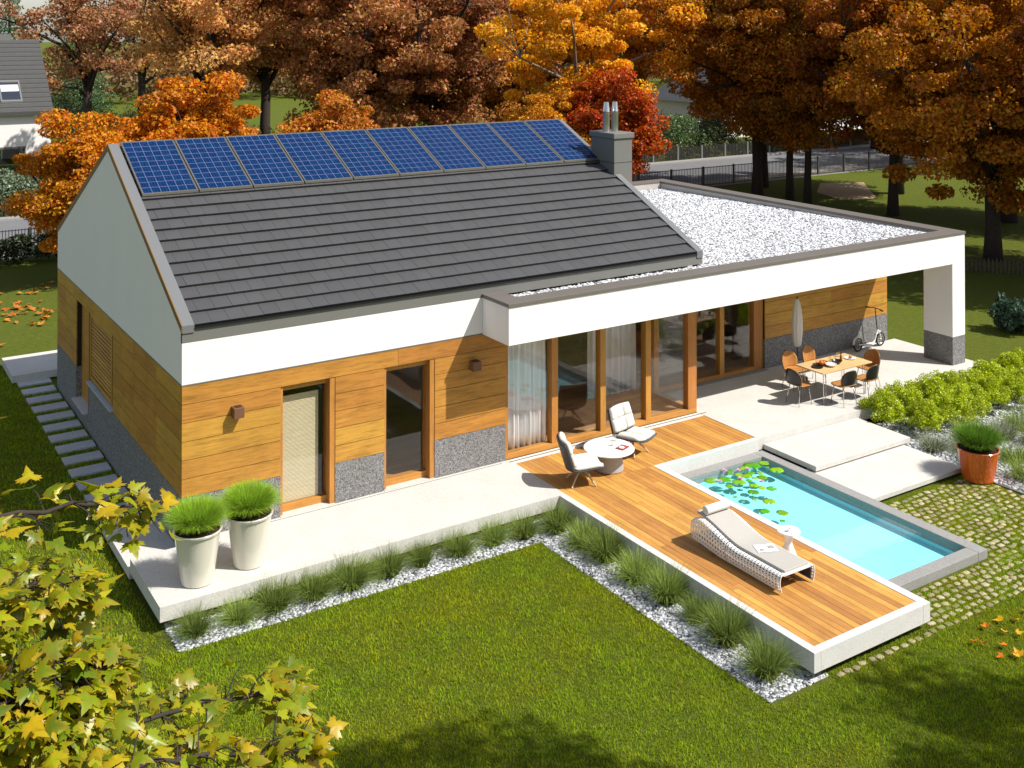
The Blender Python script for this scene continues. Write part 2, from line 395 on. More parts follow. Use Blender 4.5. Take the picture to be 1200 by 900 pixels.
# ------------------------------------------------------------------ ground, paths, terrace, deck, pool
def ring_sheet(name, mat, X0, X1, Y0, Y1, hx0, hx1, hy0, hy1, z):
    m = MB(); xs = [X0, hx0, hx1, X1]; ys = [Y0, hy0, hy1, Y1]
    v = [(x, y, z) for y in ys for x in xs]; f = []
    for j in range(3):
        for i in range(3):
            if i == 1 and j == 1: continue
            a = j*4+i; f.append((a, a+1, a+5, a+4))
    return m.add(v, f).build(name, mat)
structure(ring_sheet('lawn', M['lawn'], -400, 500, -200, 900, 8.70, 11.30, -6.90, -1.95, G))

m = MB(); m.box(-80, 160, 29.4, 37.2, G-.2, G+.012); structure(m.build('road', M['asphalt']))
m = MB(); m.box(-80, 160, 28.25, 29.4, G-.2, G+.10); structure(m.build('pavement', M['pave']))
m = MB(); m.box(-80, 160, 37.2, 37.9, G-.2, G+.10); structure(m.build('far_pavement', M['concrete_grey']))
m = MB(); m.prism([(40.2,20.6,G+.004),(42.2,20.0,G+.004),(46.5,24.4,G+.004),(44.2,25.6,G+.004),(41.2,23.2,G+.004)], (0,0,.004)); structure(m.build('sandy_path', M['sand']))

def slab(m, x0, x1, y0, y1, zt, th): m.box(x0, x1, y0, y1, zt-th, zt)
m = MB(); slab(m, -.85, 0, -1.895, -.13, 0, .22); slab(m, 0, 6.418, -1.895, -.002, 0, .22)
structure(m.build('terrace', M['concrete']))
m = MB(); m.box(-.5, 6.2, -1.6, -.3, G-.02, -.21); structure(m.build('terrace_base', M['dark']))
m = MB(); slab(m, -.86, -.004, -.127, 1.95, -.17, .16); structure(m.build('lower_terrace', M['concrete']))
m = MB(); slab(m, 11.345, 19.85, -1.85, 1.43, 0, .24); structure(m.build('covered_terrace', M['concrete']))
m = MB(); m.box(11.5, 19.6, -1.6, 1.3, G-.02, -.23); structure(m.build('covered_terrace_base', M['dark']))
m = MB(); slab(m, -.90, 2.0, 11.55, 13.35, -.18, .18); structure(m.build('back_terrace', M['concrete']))

deck = MB()
deck.box(6.285, 6.42, -7.867, -1.897, -.28, 0); deck.box(6.42, 8.60, -7.867, -7.74, -.28, 0)
deck.box(8.60, 8.76, -7.867, -1.865, -.28, 0); deck.box(8.60, 11.34, -1.865, -1.755, -.28, 0)
deck.box(6.42, 11.34, -.21, -.002, -.2, 0); 
deck = structure(deck.build('wooden_deck', M['deckframe'], bevel=.006))
bd = MB(); w_ = .1212
def boards(x0, x1, y0, y1, n):
    ww = (x1-x0)/n
    for i in range(n):
        y = y0
        while y < y1-.01:
            L = random.uniform(1.6, 3.2); e = min(y1, y+L)
            if y1-e < .5: e = y1
            bd.box(x0+i*ww+.003, x0+(i+1)*ww-.003, y+.002, e-.002, -.035, -.006+random.uniform(-.0012,.0012)); y = e
boards(6.425, 8.595, -7.735, -1.75, 18); boards(6.425, 11.335, -1.75, -.215, 41)
bd.build('deck_boards', M['deck'], deck)
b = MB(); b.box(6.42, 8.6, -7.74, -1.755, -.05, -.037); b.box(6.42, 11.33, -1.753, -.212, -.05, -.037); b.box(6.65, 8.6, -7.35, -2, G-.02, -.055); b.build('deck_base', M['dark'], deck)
sl = MB(); sl.box(6.34, 11.5, -.118, -.098, .001, .004); sl.box(-.0+1.5, 6.2, -.085, -.075, .001, .003); sl.build('drain_slot', M['dark'], deck)

# pool
pl = MB()
pl.box(11.20, 11.45, -7.0, -1.86, -.42, -.25); pl.box(8.77, 11.198, -7.0, -6.77, -.42, -.25); pl.box(8.77, 11.198, -2.10, -1.868, -.42, -.25)
pool = structure(pl.build('pool', M['concrete_grey'], bevel=.008))
pb = MB(); pb.box(8.55, 11.40, -6.97, -1.90, -.80, -.50); pb.box(11.201, 11.3, -6.9, -1.95, -.499, -.425); pb.box(8.6, 11.2, -6.9, -6.771, -.499, -.425); pb.box(8.6, 11.2, -2.099, -1.95, -.499, -.425); pb.box(8.55, 8.70, -6.77, -2.1, -.499, -.29)
pb.build('pool_basin', M['pool'], pool)
wt = MB(); wt.box(8.701, 11.199, -6.769, -2.101, -.46, -.405)
wt = MB(); wt.add([(8.701,-6.769,-.305),(11.199,-6.769,-.305),(11.199,-2.101,-.305),(8.701,-2.101,-.305)], [(0,1,2,3)]); structure(wt.build('water', M['water']))

m = MB(); slab(m, 11.48, 14.36, -3.26, -1.86, -.135, .10); tag(m.build('concrete_step', M['concrete'], bevel=.006), 'upper broad concrete step slab directly below the covered terrace edge', 'step', 'concrete steps beside the pool')
m = MB(); slab(m, 11.455, 14.18, -4.64, -3.0, -.262, .09); tag(m.build('concrete_step', M['concrete'], bevel=.006), 'lower broad concrete step slab next to the orange pot', 'step', 'concrete steps beside the pool')
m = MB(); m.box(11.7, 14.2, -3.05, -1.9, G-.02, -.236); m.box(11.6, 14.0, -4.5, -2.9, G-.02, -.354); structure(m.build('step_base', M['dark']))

ords = ['first','second','third','fourth','fifth','sixth','seventh','eighth','ninth','tenth','eleventh','twelfth','thirteenth','fourteenth','fifteenth','sixteenth','seventeenth','eighteenth']
m = MB(); m.box(-.375, .375, -.205, .205, -.05, .035); st0 = m.build('stepping_stone', M['slab'], bevel=.006)
tag(st0, None, 'stepping stone', 'stepping stones along the gable wall')
for i in range(13):
    o = st0 if i == 0 else st0.copy()
    if i: COL.objects.link(o)
    o.location = (-.425+random.uniform(-.008,.008), 11.40-.722*i, G+.012); o.rotation_euler.z = random.uniform(-.012,.012)
    o['label'] = ('grey stepping stone by the gable wall, ' + (ords[i]+' from the pale back terrace' if i < 7 else (ords[12-i]+' from the front terrace' if i < 12 else 'nearest the front terrace')))

# ------------------------------------------------------------------ the house
house = thing('house', 'modern single storey house with dark tiled gable roof, white upper walls and wood cladding', 'house')
T = .3
wall = MB()
wall.box(0.004, 5.80, 0, T, ZB+.02, ZT)                                                # front band
wall.prism([(0,.001,ZB+.02),(0,W,ZB+.02),(0,W,ZE-.06),(0,W/2,ZR-.07),(0,.001,ZE-.06)], (.29,0,0))   # gable
wall.prism([(11.2,.3,ZB+.1),(11.2,W-.3,ZB+.1),(11.2,W-.3,ZE-.06),(11.2,W/2,ZR-.07),(11.2,.3,ZE-.02)], (.28,0,0))
wall.box(.3, 11.2, W-T, W, ZB, ZE-.1)
wall.box(XC, XR, -DC, -DC+.40, ZB, ZT)                                                 # canopy fascia
wall.box(XC, XC+.4, -DC+.402, -.002, ZB, ZT)                                           # its left return
wall.box(XR-.44, XR, -DC+.402, 10.75, ZB, ZT); wall.box(11.5, XR-.442, 10.34, 10.75, ZB, ZT)
wall.box(XC+.402, XR-.442, -DC+.402, 10.3, ZB+.01, ZB+.10)                             # soffit slab
wall.box(.3, XC+.4, .3, 10.4, ZB+.02, ZB+.10)
wall.box(XR-.5, XR, -DC, -DC+.85, .712, ZB-.002)                                       # column
wall.box(.3, XR-.3, W-T, W-.001, G, ZB-.002); wall.box(XR-.3, XR-.001, 1.77, W, G, ZB-.002)
wall.build('wall', M['white'], house)

st = MB()
def stone_x(x0, x1): st.box(x0, x1, 0, T, G, .706)
stone_x(0, 1.71); stone_x(2.73, 3.70); stone_x(4.75, 6.33)
st.box(1.71, 2.73, .004, T, G, -.002); st.box(3.70, 4.75, .004, T, G, -.002)
st.box(0, .28, T, 7.15, G, .706); st.box(0, .28, 7.15, 8.46, G, 0.0); st.box(0, .28, 8.46, W, G, .706)
st.box(14.91, XR, DR, DR+T, 0, .72); st.box(XR-.5, XR, -DC, -DC+.85, 0, .708); st.box(.28, 19.2, .32, 10.4, G, -.02)
st.build('stone_plinth', M['stone'], house)
tr = MB(); tr.box(-.006, 5.79, -.006, .2, ZB, ZB+.018); tr.box(-.006, .2, .2, W, ZB, ZB+.018); tr.build('joint_trim', M['trim'], house)

core = MB(); core2 = MB(); fx = MB(); fx2 = MB(); fy = MB()
CH = (ZB-.71)/6
def cx(x0, x1, i0, i1, y=0.0, z0=.71, ch=CH, joints=()):
    for i in range(i0, i1):
        xs = [x0] + [j for j, par in joints if par in (i % 2, 2)] + [x1]
        for a, c in zip(xs[:-1], xs[1:]):
            (fx2 if y > 1 else fx).box(a+.003, c-.003, y, y+.03, z0+i*ch+.005, z0+(i+1)*ch-.005)
    (core2 if y > 1 else core).box(max(x0,.292), x1, y+.022, y+T, z0+i0*ch, z0+i1*ch)
cx(0.0, 1.71, 0, 5); cx(2.73, 3.70, 0, 5); cx(4.75, 6.33, 0, 5); cx(0.0, 6.33, 5, 6, joints=((3.98, 2),))
cx(14.91, XR-.003, 0, 6, DR, .722, (ZB-.722)/6, ((17.34, 0),))
def cy(y0, y1, i0, i1, joints=()):
    for i in range(i0, i1):
        ys = [y0] + sorted(j for j, par in joints if par in (i % 2, 2) and y0+.2 < j < y1-.2) + [y1]
        for a, c in zip(ys[:-1], ys[1:]):
            fy.box(0, .03, a+.003, c-.003, .71+i*CH+.005, .71+(i+1)*CH-.005)
    core.box(.022, .29, y0-.004, y1, .71+i0*CH, .71+i1*CH)
JY = ((1.6,2),(3.2,2),(9.6,2))
cy(.034, 4.87, 0, 5, JY); cy(8.46, W, 0, 5, JY); cy(.034, W, 5, 6, JY+((4.87,2),(6.6,2),(8.1,2)))
core.build('cladding_backing', M['joint'], house); core2.build('cladding_backing', M['joint'], house); fx.build('wood_cladding', M['wood_x'], house); fx2.build('wood_cladding', M['wood_x'], house); fy.build('wood_cladding', M['wood_y'], house)

# windows: parent part 'window' is the frame, panes and sills are its sub-parts
def tall_window(x0, x1):
    f = MB()
    f.box(x0, x0+.05, .03, .30, .0, 2.238); f.box(x1-.10, x1, .012, .30, .0, 2.238); f.box(x0+.05, x1-.10, .1, .30, 2.14, 2.238)
    o = f.build('window', M['frame'], house)
    r = MB(); r.box(x0+.05, x1-.1, .14, .30, .004, .125); r.build('frame_rail', M['frame_x'], o)
    p = MB(); p.box(x0+.05, x1-.10, .185, .20, .125, 2.14); p.build('pane', M['glass'], o)
    s = MB(); s.box(x0, x1, -.03, .138, -.002, .012); s.build('sill', M['concrete'], o)
    return o
tall_window(1.71, 2.73); tall_window(3.70, 4.75)
f = MB()
for a, c in ((6.33,6.40),(7.45,7.60),(8.68,8.82),(9.90,10.04),(11.10,11.345)): f.box(a, c, .02, .19, .10, ZB-.07)
f2 = MB(); f2.box(11.346, 14.55, 1.46, 1.62, 0, .0995); f2.box(11.346, 14.908, 1.47, 1.61, ZB-.0695, ZB); f2.box(11.20, 11.345, 1.30, 1.62, .0, ZB-.07); f2.box(13.41, 13.55, 1.46, 1.62, .1, ZB-.07); f2.box(14.55, 14.76, 1.46, 1.66, 0, ZB-.07); f2.box(14.76, 14.908, 1.50, 1.70, 0, ZB-.07)
o = f.build('window', M['frame'], house); o2 = f2.build('window', M['frame'], house)
r = MB(); r.box(6.33, 11.345, .02, .19, 0, .10); r.box(11.2, 11.34, .191, 1.30, 0, .10); r.build('frame_rail', M['frame_x'], o); r = MB(); r.box(6.33, 11.345, .03, .18, ZB-.07, ZB); r.build('frame_rail', M['frame_x'], o)
for a, c in ((6.40,7.45),(7.60,8.68),(8.82,9.90),(10.04,11.10)):
    p = MB(); p.box(a, c, .10, .12, .10, ZB-.07); p.build('pane', M['glass'], o)
for a, c in ((11.36,13.41),(13.55,14.55)):
    p = MB(); p.box(a, c, 1.53, 1.55, .10, ZB-.07); p.build('pane', M['glass'], o2)
p = MB(); p.box(11.26, 11.28, .19, 1.30, .10, ZB-.07); p.build('pane', M['glass'], o)
s = MB(); s.box(11.36, 14.9, 1.30, 1.46, -.001, .012); s.build('sill', M['concrete_grey'], o2)
# gable side: louvred shutter, recessed door
f = MB(); y0, y1, z0, z1 = 5.02, 7.08, .80, 2.235
f.box(.02, .07, y0, y0+.09, z0, z1); f.box(.02, .07, y1-.09, y1, z0, z1); f.box(.02, .07, y0+.09, y1-.09, z1-.08, z1); f.box(.02, .07, y0+.09, y1-.09, z0, z0+.08)
sh = f.build('window_shutter', M['wood_y'], house)
l = MB(); n = 15
for i in range(n):
    z = z0+.10+(z1-z0-.2)*(i+.5)/n
    l.obox(Matrix.Translation((.045, (y0+y1)/2, z)) @ Matrix.Rotation(R(14), 4, 'Y'), .014, y1-y0-.18, .050)
l.build('louvre', M['wood_y'], sh)
s = MB(); s.box(-.06, .25, 4.87, 7.10, .712, .745); s.build('sill', M['slab'], sh)
d = MB(); d.box(.25, .285, 4.87, 7.12, .75, 2.24); d.build('window_back', M['black'], sh)
dr = MB(); dr.box(.12, .20, 7.24, 8.46, .012, 2.235); dr = dr.build('side_door', M['wood_y'], house)
f = MB(); f.box(.0, .28, 7.12, 7.20, .0, 2.238); f.build('door_frame', M['frame'], dr)
h = MB(); h.tube([(.12,7.35,1.05),(.06,7.35,1.05),(.06,7.47,1.05)], .012); h.build('handle', M['chrome'], dr)
s = MB(); s.box(-.10, .22, 7.2, 8.46, -.02, .01); s.build('sill', M['slab'], dr)

# roof
def sp(x, y, h=0.0): return (x, y, ZE+SL*y+h)
rf = MB()
rf.prism([(0.02,0.06,ZE-.05),(0.02,W/2,ZR-.055),(0.02,W-.06,ZE-.05),(0.02,W-.06,ZE-.14),(0.02,W/2,ZR-.15),(0.02,0.06,ZE-.14)], (XH-.04,0,0))
roof = rf.build('roof', M['dark'], house)
tl = MB(); TP = .315; TW = .302
for i in range(17):
    ya, yb = i*TP-.01, i*TP+TP+.02; x = .20 - (TW/2 if i % 2 else 0)
    while x < 11.33:
        a, c = max(.205, x), min(11.325, x+TW)
        if c-a > .03:
            j = random.uniform(-.0015,.0015)
            p = [sp(a+.0025,ya,.022+j), sp(c-.0025,ya,.022+j), sp(c-.0025,yb,-.034+j), sp(a+.0025,yb,-.034+j)]; q = [sp(a+.0025,ya+.03,-.030), sp(c-.0025,ya+.03,-.030), sp(c-.0025,yb,-.05), sp(a+.0025,yb,-.05)]
            tl.add(p+q, [(0,1,2,3),(7,6,5,4),(0,4,5,1),(1,5,6,2),(2,6,7,3),(3,7,4,0)])
        x += TW
tl.build('roof_tiles', M['tile'], roof)
tb = MB()
for i in range(17):
    ya, yb = i*TP, i*TP+TP
    for a in np.arange(.2, 11.3, .302): 
        c = min(a+.298, 11.33); p = [(a,W-ya,ZE+SL*ya),(c,W-ya,ZE+SL*ya),(c,W-yb-.02,ZE+SL*yb-.03),(a,W-yb-.02,ZE+SL*yb-.03)]
        tb.add(p, [(0,3,2,1)])
tb.build('roof_tiles', M['tile'], roof)
ev = MB(); ev.box(0, XH, .0, .06, ZT+.002, ZE-.055); ev.build('eave_trim', M['trim'], roof)
ev = MB(); ev.box(.2, 11.33, -.035, .058, ZE-.052, ZE-.028); ev.build('gutter_edge', M['black'], roof)
def verge(x0, x1, h0, h1, sgn=1):
    vg = MB()
    for ys in ((0,W/2),(W,W/2)):
        a, c = ys; za, zc = ZE, ZR
        o_ = -.02 if a == 0 else .02
        p = [(x0,a+o_,za+h0-.01),(x0,c,zc+h0),(x0,c,zc+h1),(x0,a+o_,za+h1-.01)]
        vg.prism(p, (x1-x0,0,0))
    vg.build('verge', M['trim_light'], roof)
verge(.004, .20, -.10, .028); verge(11.33, XH, -.12, .028)
ve = MB()
for a, o_ in ((0,-.02),(W,.02)): ve.prism([(-.014,a+o_,ZE-.10),(-.014,W/2,ZR-.10),(-.014,W/2,ZR+.034),(-.014,a+o_,ZE+.022)], (.016,0,0))
ve.build('verge_edge', M['bounce_brown'], roof)
ch = MB(); ch.box(11.30, 11.86, 2.90, 3.83, 3.0, 5.79); 
chim = ch.build('chimney', M['trim'], house, bevel=.01)
c = MB(); c.box(11.265, 11.905, 2.862, 3.868, 5.792, 5.925); c.build('chimney_cap', M['trim'], chim, bevel=.012)
g = MB(); g.box(11.297, 11.863, 2.897, 3.833, 5.20, 5.212); g.build('seam', M['dark'], chim)
for x in (11.45, 11.72):
    f = MB(); f.lathe([(.088,5.92),(.088,6.42),(.092,6.43),(.088,6.44),(.062,6.66),(.056,6.66),(.056,6.5),(0,6.5)], (x,3.40,0), 20); f.build('flue', M['metal'], chim, smooth='auto')
# flat roof
cp = MB(); zc = ZT+.002
cp.box(XC-.02, XR+.02, -DC-.02, -.54, zc, zc+.072); cp.box(XR-.47, XR+.02, -.538, 10.77, zc, zc+.072); cp.box(11.5, XR-.472, 10.33, 10.77, zc, zc+.072); cp.box(XC-.02, XC+.42, -.538, -.004, zc, zc+.072)
cp.build('parapet_cap', M['capbrown'], house, bevel=.006)
pi = MB(); pi.box(XR-.46, XR-.442, -.53, 10.33, ZB+.11, zc-.002); pi.box(11.5, XR-.462, 10.32, 10.338, ZB+.11, zc-.002); pi.box(XC+.42, XR-.47, -.548, -.542, ZB+.11, zc-.002)
pi.build('parapet_lining', M['parapet'], house)
def gz(y): return 3.235 - .014*(y+.5)
gp = MB(); gp.add([(XC+.41,-.54,gz(-.54)-.015),(XH,-.54,gz(-.54)-.015),(XH,-.002,gz(0)-.015),(XC+.41,-.002,gz(0)-.015)], [(0,1,2,3)]); gp.add([(XH,-.54,gz(-.54)-.015),(XR-.46,-.54,gz(-.54)-.015),(XR-.46,10.32,gz(10.3)-.015),(XH,10.32,gz(10.3)-.015)], [(0,1,2,3)])
gp.build('roof_gravel_bed', M['pebblebed'], house)
def pebbles(name, rects, n, size, mat, parent=None, z=lambda x, y: G, flat=.65, zj=.4):
    """loose stones as deformed octahedra"""
    area = np.array([(a[1]-a[0])*(a[3]-a[2]) for a in rects]); pick = rng.choice(len(rects), n, p=area/area.sum()); rc = np.array(rects)[pick]
    x = rc[:,0]+rng.random(n)*(rc[:,1]-rc[:,0]); y = rc[:,2]+rng.random(n)*(rc[:,3]-rc[:,2])
    zz = np.array([z(a, b) for a, b in zip(x, y)]) + rng.random(n)*size*zj
    base = np.array([(1,0,0),(0,1,0),(-1,0,0),(0,-1,0),(.7,.7,.72),(-.7,.7,.72),(-.7,-.7,.72),(.7,-.7,.72)], float)
    Fq = np.array([(0,1,4,4),(1,2,5,5),(2,3,6,6),(3,0,7,7)])
    F_ = np.array([(4,5,6,7),(0,1,5,4),(1,2,6,5),(2,3,7,6),(3,0,4,7)])
    s = size*(.35+.45*rng.random((n,1,1))); an = rng.random(n)*6.28; ca, sa = np.cos(an), np.sin(an)
    P = base[None]*s*np.stack([.7+.6*rng.random(n), .7+.5*rng.random(n), flat*(.6+.6*rng.random(n))],1)[:,None,:]
    P = P + rng.normal(0, size*.07, P.shape)
    X = P[...,0]*ca[:,None]-P[...,1]*sa[:,None]+x[:,None]; Y = P[...,0]*sa[:,None]+P[...,1]*ca[:,None]+y[:,None]; Z = P[...,2]+zz[:,None]
    V = np.stack([X,Y,Z],-1).reshape(-1,3); F = (F_[None]+8*np.arange(n)[:,None,None]).reshape(-1,4)
    return np_mesh(name, V, F, mat, parent, np.repeat(rng.random(n), 5))
o = pebbles('roof_gravel', [(XC+.43,XH,-.53,-.01),(XH+.01,XR-.47,-.53,10.31)], 64000, .048, M['roofpebble'], house, lambda x, y: gz(y)-.02)
o['kind'] = 'stuff'

# interior
fl = MB()
for i in range(60):
    yy = .32+i*.168
    if yy > 10.2: break
    xmax = 19.2 if yy > 1.62 else 11.24
    x = .3-random.random()*2
    while x < xmax-.02:
        L = random.uniform(1.5,2.4); fl.box(max(.3,x)+.001, min(xmax,x+L)-.001, yy, yy+.166, -.018, .004); x += L
fl.build('interior_floor', M['floor'], house)
iw = MB(); iw.box(6.3, 6.40, .31, 5.5, .0, ZB); iw.box(3.1, 3.2, .31, 5.5, 0, ZB); iw.box(.3, 9.2, 5.5, 5.6, 0, ZB); iw.box(9.2, 19.2, 7.8, 7.9, 0, ZB)
iw.build('interior_wall', M['intwall'], house)

# solar panels (ten alike, side by side)
pn = thing('solar_panel', '', 'solar panel', (0,0,0), 0, 'row of solar panels along the roof ridge')
def panel_meshes(par):
    w, y0, y1 = 1.09, 3.515, 5.335; q = lambda x, y, h: (x, y-y0, SL*(y-y0)+h)
    f = MB(); t = .03
    for a, c, b, e in ((0,w,y0,y0+t),(0,w,y1-t,y1),(0,t,y0+t,y1-t),(w-t,w,y0+t,y1-t)):
        p = [q(a,b,.03),q(c,b,.03),q(c,e,.03),q(a,e,.03)]; f.prism(p, (0,0,.045))
    f.build('frame', M['panelframe'], par)
    me = bpy.data.meshes.new('cell_face'); vs = [q(t,y0+t,.07),q(w-t,y0+t,.07),q(w-t,y1-t,.07),q(t,y1-t,.07)]+[q(t,y0+t,.035),q(w-t,y0+t,.035),q(w-t,y1-t,.035),q(t,y1-t,.035)]
    me.from_pydata(vs, [], [(0,1,2,3),(7,6,5,4),(0,4,5,1),(1,5,6,2),(2,6,7,3),(3,7,4,0)]); uv = me.uv_layers.new(name='UVMap')
    for p in me.polygons:
        for li, vi in zip(p.loop_indices, p.vertices): uv.data[li].uv = [(0,0),(1,0),(1,1),(0,1)][vi % 4]
    o = bpy.data.objects.new('cell_face', me); COL.objects.link(o); o.parent = par; me.materials.append(M['pv'])
M['panelframe'] = plain('panel_frame_metal', (.20,.185,.155), .4, .5, metal=.6)
panel_meshes(pn)
for i in range(10):
    loc = (.235+1.114*i, 3.515, ZE+SL*3.515)
    where = ('leftmost solar panel, at the gable verge end of the row' if i == 0 else 'solar panel at the chimney end of the row, partly in its shadow' if i == 9 else
             ('blue solar panel, %s from the gable verge end of the row' % ords[i] if i < 5 else 'blue solar panel, %s from the chimney end of the row' % ords[9-i]))
    if i == 0: pn.location = loc; pn['label'] = where
    else: dup(pn, loc, label=where)

# wall lamps
def wlamp(x, z, label):
    m = MB(); m.box(-.09, .09, -.17, -.002, -.09, .09); o = m.build('wall_lamp', M['lampbrown'], bevel=.008, loc=(x,0,z)); tag(o, label, 'wall lamp', 'wall lamps on the wood cladding')
    g = MB(); g.box(-.06, .06, -.15, -.02, .088, .094); g.build('lamp_glass', M['black'], o)
M['lampbrown'] = plain('brown_lamp_housing', (.16,.075,.04), .5, .4)
wlamp(.92, 1.99, 'small square brown wall lamp in the sun above the white planters'); wlamp(5.59, 2.0, 'small square brown wall lamp in the shade of the canopy')

# curtains and blind inside the windows
def curtain(x0, x1, y, z0, z1, label, folds, amp=.05):
    n = folds*10; vs = []; fs = []
    for k, zz in enumerate(np.linspace(z0, z1, 8)):
        for i in range(n+1):
            u = i/n; a = amp*(1.0-.35*k/7); vs.append((x0+(x1-x0)*u+.012*math.sin(u*31+k*.3), y+a*math.sin(u*folds*6.283+.6*math.sin(u*9))+.02*math.sin(u*17+k*.5), zz))
    for k in range(7):
        for i in range(n): a = k*(n+1)+i; fs.append((a, a+1, a+n+2, a+n+1))
    o = MB().add(vs, fs).build('curtain', M['curtain'], smooth=True, solid=.004); tag(o, label, 'curtain', 'white curtains behind the glass'); return o
curtain(6.42, 7.44, .235, .03, 2.5, 'long white curtain behind the leftmost pane of the glass wall', 8, .055)
curtain(9.75, 11.15, 1.9, .03, 2.5, 'white curtain seen deeper in the room behind the third pane', 8, .06)
m = MB(); m.box(1.77, 2.50, .23, .245, .13, 2.0); tag(m.build('bamboo_blind', M['bamboo']), 'tan woven blind behind the glass of the left tall window', 'blind')
# ------------------------------------------------------------------ furniture and small things
def shell_grid(fn, nu, nv, closed=False):
    m = MB(); vs = [fn(i/nu, j/nv) for j in range(nv+1) for i in range(nu+1)]
    return m.add(vs, [(j*(nu+1)+i, j*(nu+1)+i+1, (j+1)*(nu+1)+i+1, (j+1)*(nu+1)+i) for j in range(nv) for i in range(nu)])

def dining_chair(label, loc, rz):
    t = thing('dining_chair', label, 'chair', loc, rz, 'chairs around the outdoor dining table')
    def bk(off):
        def f(u, v):
            a = 2*u-1; z = v; w = .235*math.sqrt(max(0, 1-max(0,(z-.42)/.58)**2)) if z > .42 else .205+.03*math.sin(z/.42*1.57)
            return (a*max(w,.015), .17+.07*v-.075*a*a*(w/.235)+off, .455+.37*v)
        return f
    shell_grid(bk(0), 12, 12).build('backrest', M['chairwood'], t, smooth=True, solid=.010)
    shell_grid(bk(.013), 12, 12).build('back_shell', M['black'], t, smooth=True, solid=.012)
    def seat(dz, k=1.0):
        def f(u, v):
            a = 2*u-1; b = 2*v-1; r = (abs(a)**4+abs(b)**4)**.25 or 1; s = max(abs(a), abs(b))/r if r else 1
            return (a*s*.235*k, b*s*.225*k-.03, .45+dz-.018*(1-a*a)*(1-b*b)+.02*max(0,b)**3)
        return f
    shell_grid(seat(0), 10, 10).build('seat', M['chairwood'], t, smooth=True, solid=.012)
    shell_grid(seat(-.013, .97), 10, 10).build('seat_shell', M['black'], t, smooth=True, solid=.010)
    for sx in (-1,1):
        for sy in (-1,1):
            MB().tube([(sx*.15,sy*.13-.03,.435),(sx*.20,sy*.20-.02,.0)], .009, 8).build('leg', M['chrome'], t, smooth=True)
    return t
dining_chair('black backed chair at the window end of the dining table', (13.66,-.80,0), R(88))
dining_chair('black backed chair at the pool side of the table, nearer the black end chair', (14.50,-1.40,0), R(176))
dining_chair('black backed chair at the pool side of the table, nearer the shrubs', (15.28,-1.40,0), R(185))
dining_chair('tan wooden chair behind the table, left of the closed parasol', (14.40,.02,0), R(-4))
dining_chair('tan wooden chair behind the table, right of the closed parasol', (15.12,.06,0), R(5))
dining_chair('brown wooden chair at the scooter end of the dining table', (16.02,-.82,0), R(-90))

t = thing('dining_table', 'rectangular pale wood dining table with thin metal legs on the terrace', 'table', (14.78,-.86,0))
m = MB(); m.box(-.83,.83,-.41,.41,.715,.745); m.build('table_top', M['tablewood'], t, bevel=.006)
m = MB(); m.box(-.75,.75,-.33,.33,.69,.713); m.build('apron', M['chrome'], t)
for sx in (-1,1):
    for sy in (-1,1):
        MB().tube([(sx*.70,sy*.30,.70),(sx*.71,sy*.32,0),(sx*.64,sy*.32,0),(sx*.62,sy*.30,.70)], .008, 8).build('leg', M['chrome'], t, smooth=True)
TZ = .745
def lathe_thing(name, label, cat, prof, loc, mat, n=24, group=None, child=None):
    o = MB().lathe(prof, (0,0,0), n).build(name, mat, smooth='auto', loc=loc); tag(o, label, cat, group); return o
M['cleanglass'] = glassmat('drinking_glass', .12, .5, (.96,.97,.96))
M['oil'] = plain('amber_bottle_glass', (.25,.13,.02), .1, .6, bump=0)
M['bread'] = plain('bread_crust', (.50,.20,.05), .8, .2, var=.25, nscale=20, bump=.3)
plate = [(0,0),(.07,0),(.13,.018),(.135,.022),(.128,.022),(.07,.008),(0,.008)]
bowl = [(0,0),(.05,0),(.10,.035),(.125,.075),(.118,.075),(.09,.035),(.045,.012),(0,.012)]
lathe_thing('plate', 'black plate at the near left corner of the dining table', 'plate', plate, (14.20,-.88,TZ), M['black'])
lathe_thing('bowl', 'orange brown bowl holding bread on the dining table', 'bowl', [(r*1.15,z) for r,z in bowl], (14.43,-.80,TZ), plain('terracotta_bowl', (.45,.16,.04), .6, .3))
for k, (x, y) in enumerate(((14.40,-.83),(14.46,-.76),(14.47,-.83))):
    o = MB().lathe([(0,-.03),(.03,-.02),(.042,0),(.03,.025),(0,.035)], (0,0,0), 10).build('bread_roll', M['bread'], smooth=True, loc=(x,y,TZ+.055)); tag(o, 'brown bread roll lying in the orange bowl', 'bread', 'bread rolls in the orange bowl')
lathe_thing('bowl', 'white bowl on the dining table between the orange and black bowls', 'bowl', [(r*1.05,z*.8) for r,z in bowl], (14.52,-1.0,TZ), M['white_gloss'])
lathe_thing('bowl', 'black bowl near the middle of the dining table', 'bowl', bowl, (14.80,-.92,TZ), M['black'])
gl = [(0,0),(.03,0),(.034,.10),(.031,.10),(.028,.008),(0,.008)]
lathe_thing('drinking_glass', 'clear drinking glass on the dining table in front of the black bowl', 'glass', gl, (14.80,-.72,TZ), M['cleanglass'], 16, 'glasses on the dining table')
lathe_thing('drinking_glass', 'clear drinking glass beside the amber bottle', 'glass', gl, (15.00,-.70,TZ), M['cleanglass'], 16, 'glasses on the dining table')
lathe_thing('drinking_glass', 'clear drinking glass near the back edge of the dining table', 'glass', gl, (15.24,-.58,TZ), M['cleanglass'], 16, 'glasses on the dining table')
b = thing('bottle', 'small amber bottle with dark cap on the dining table', 'bottle', (15.02,-.86,TZ))
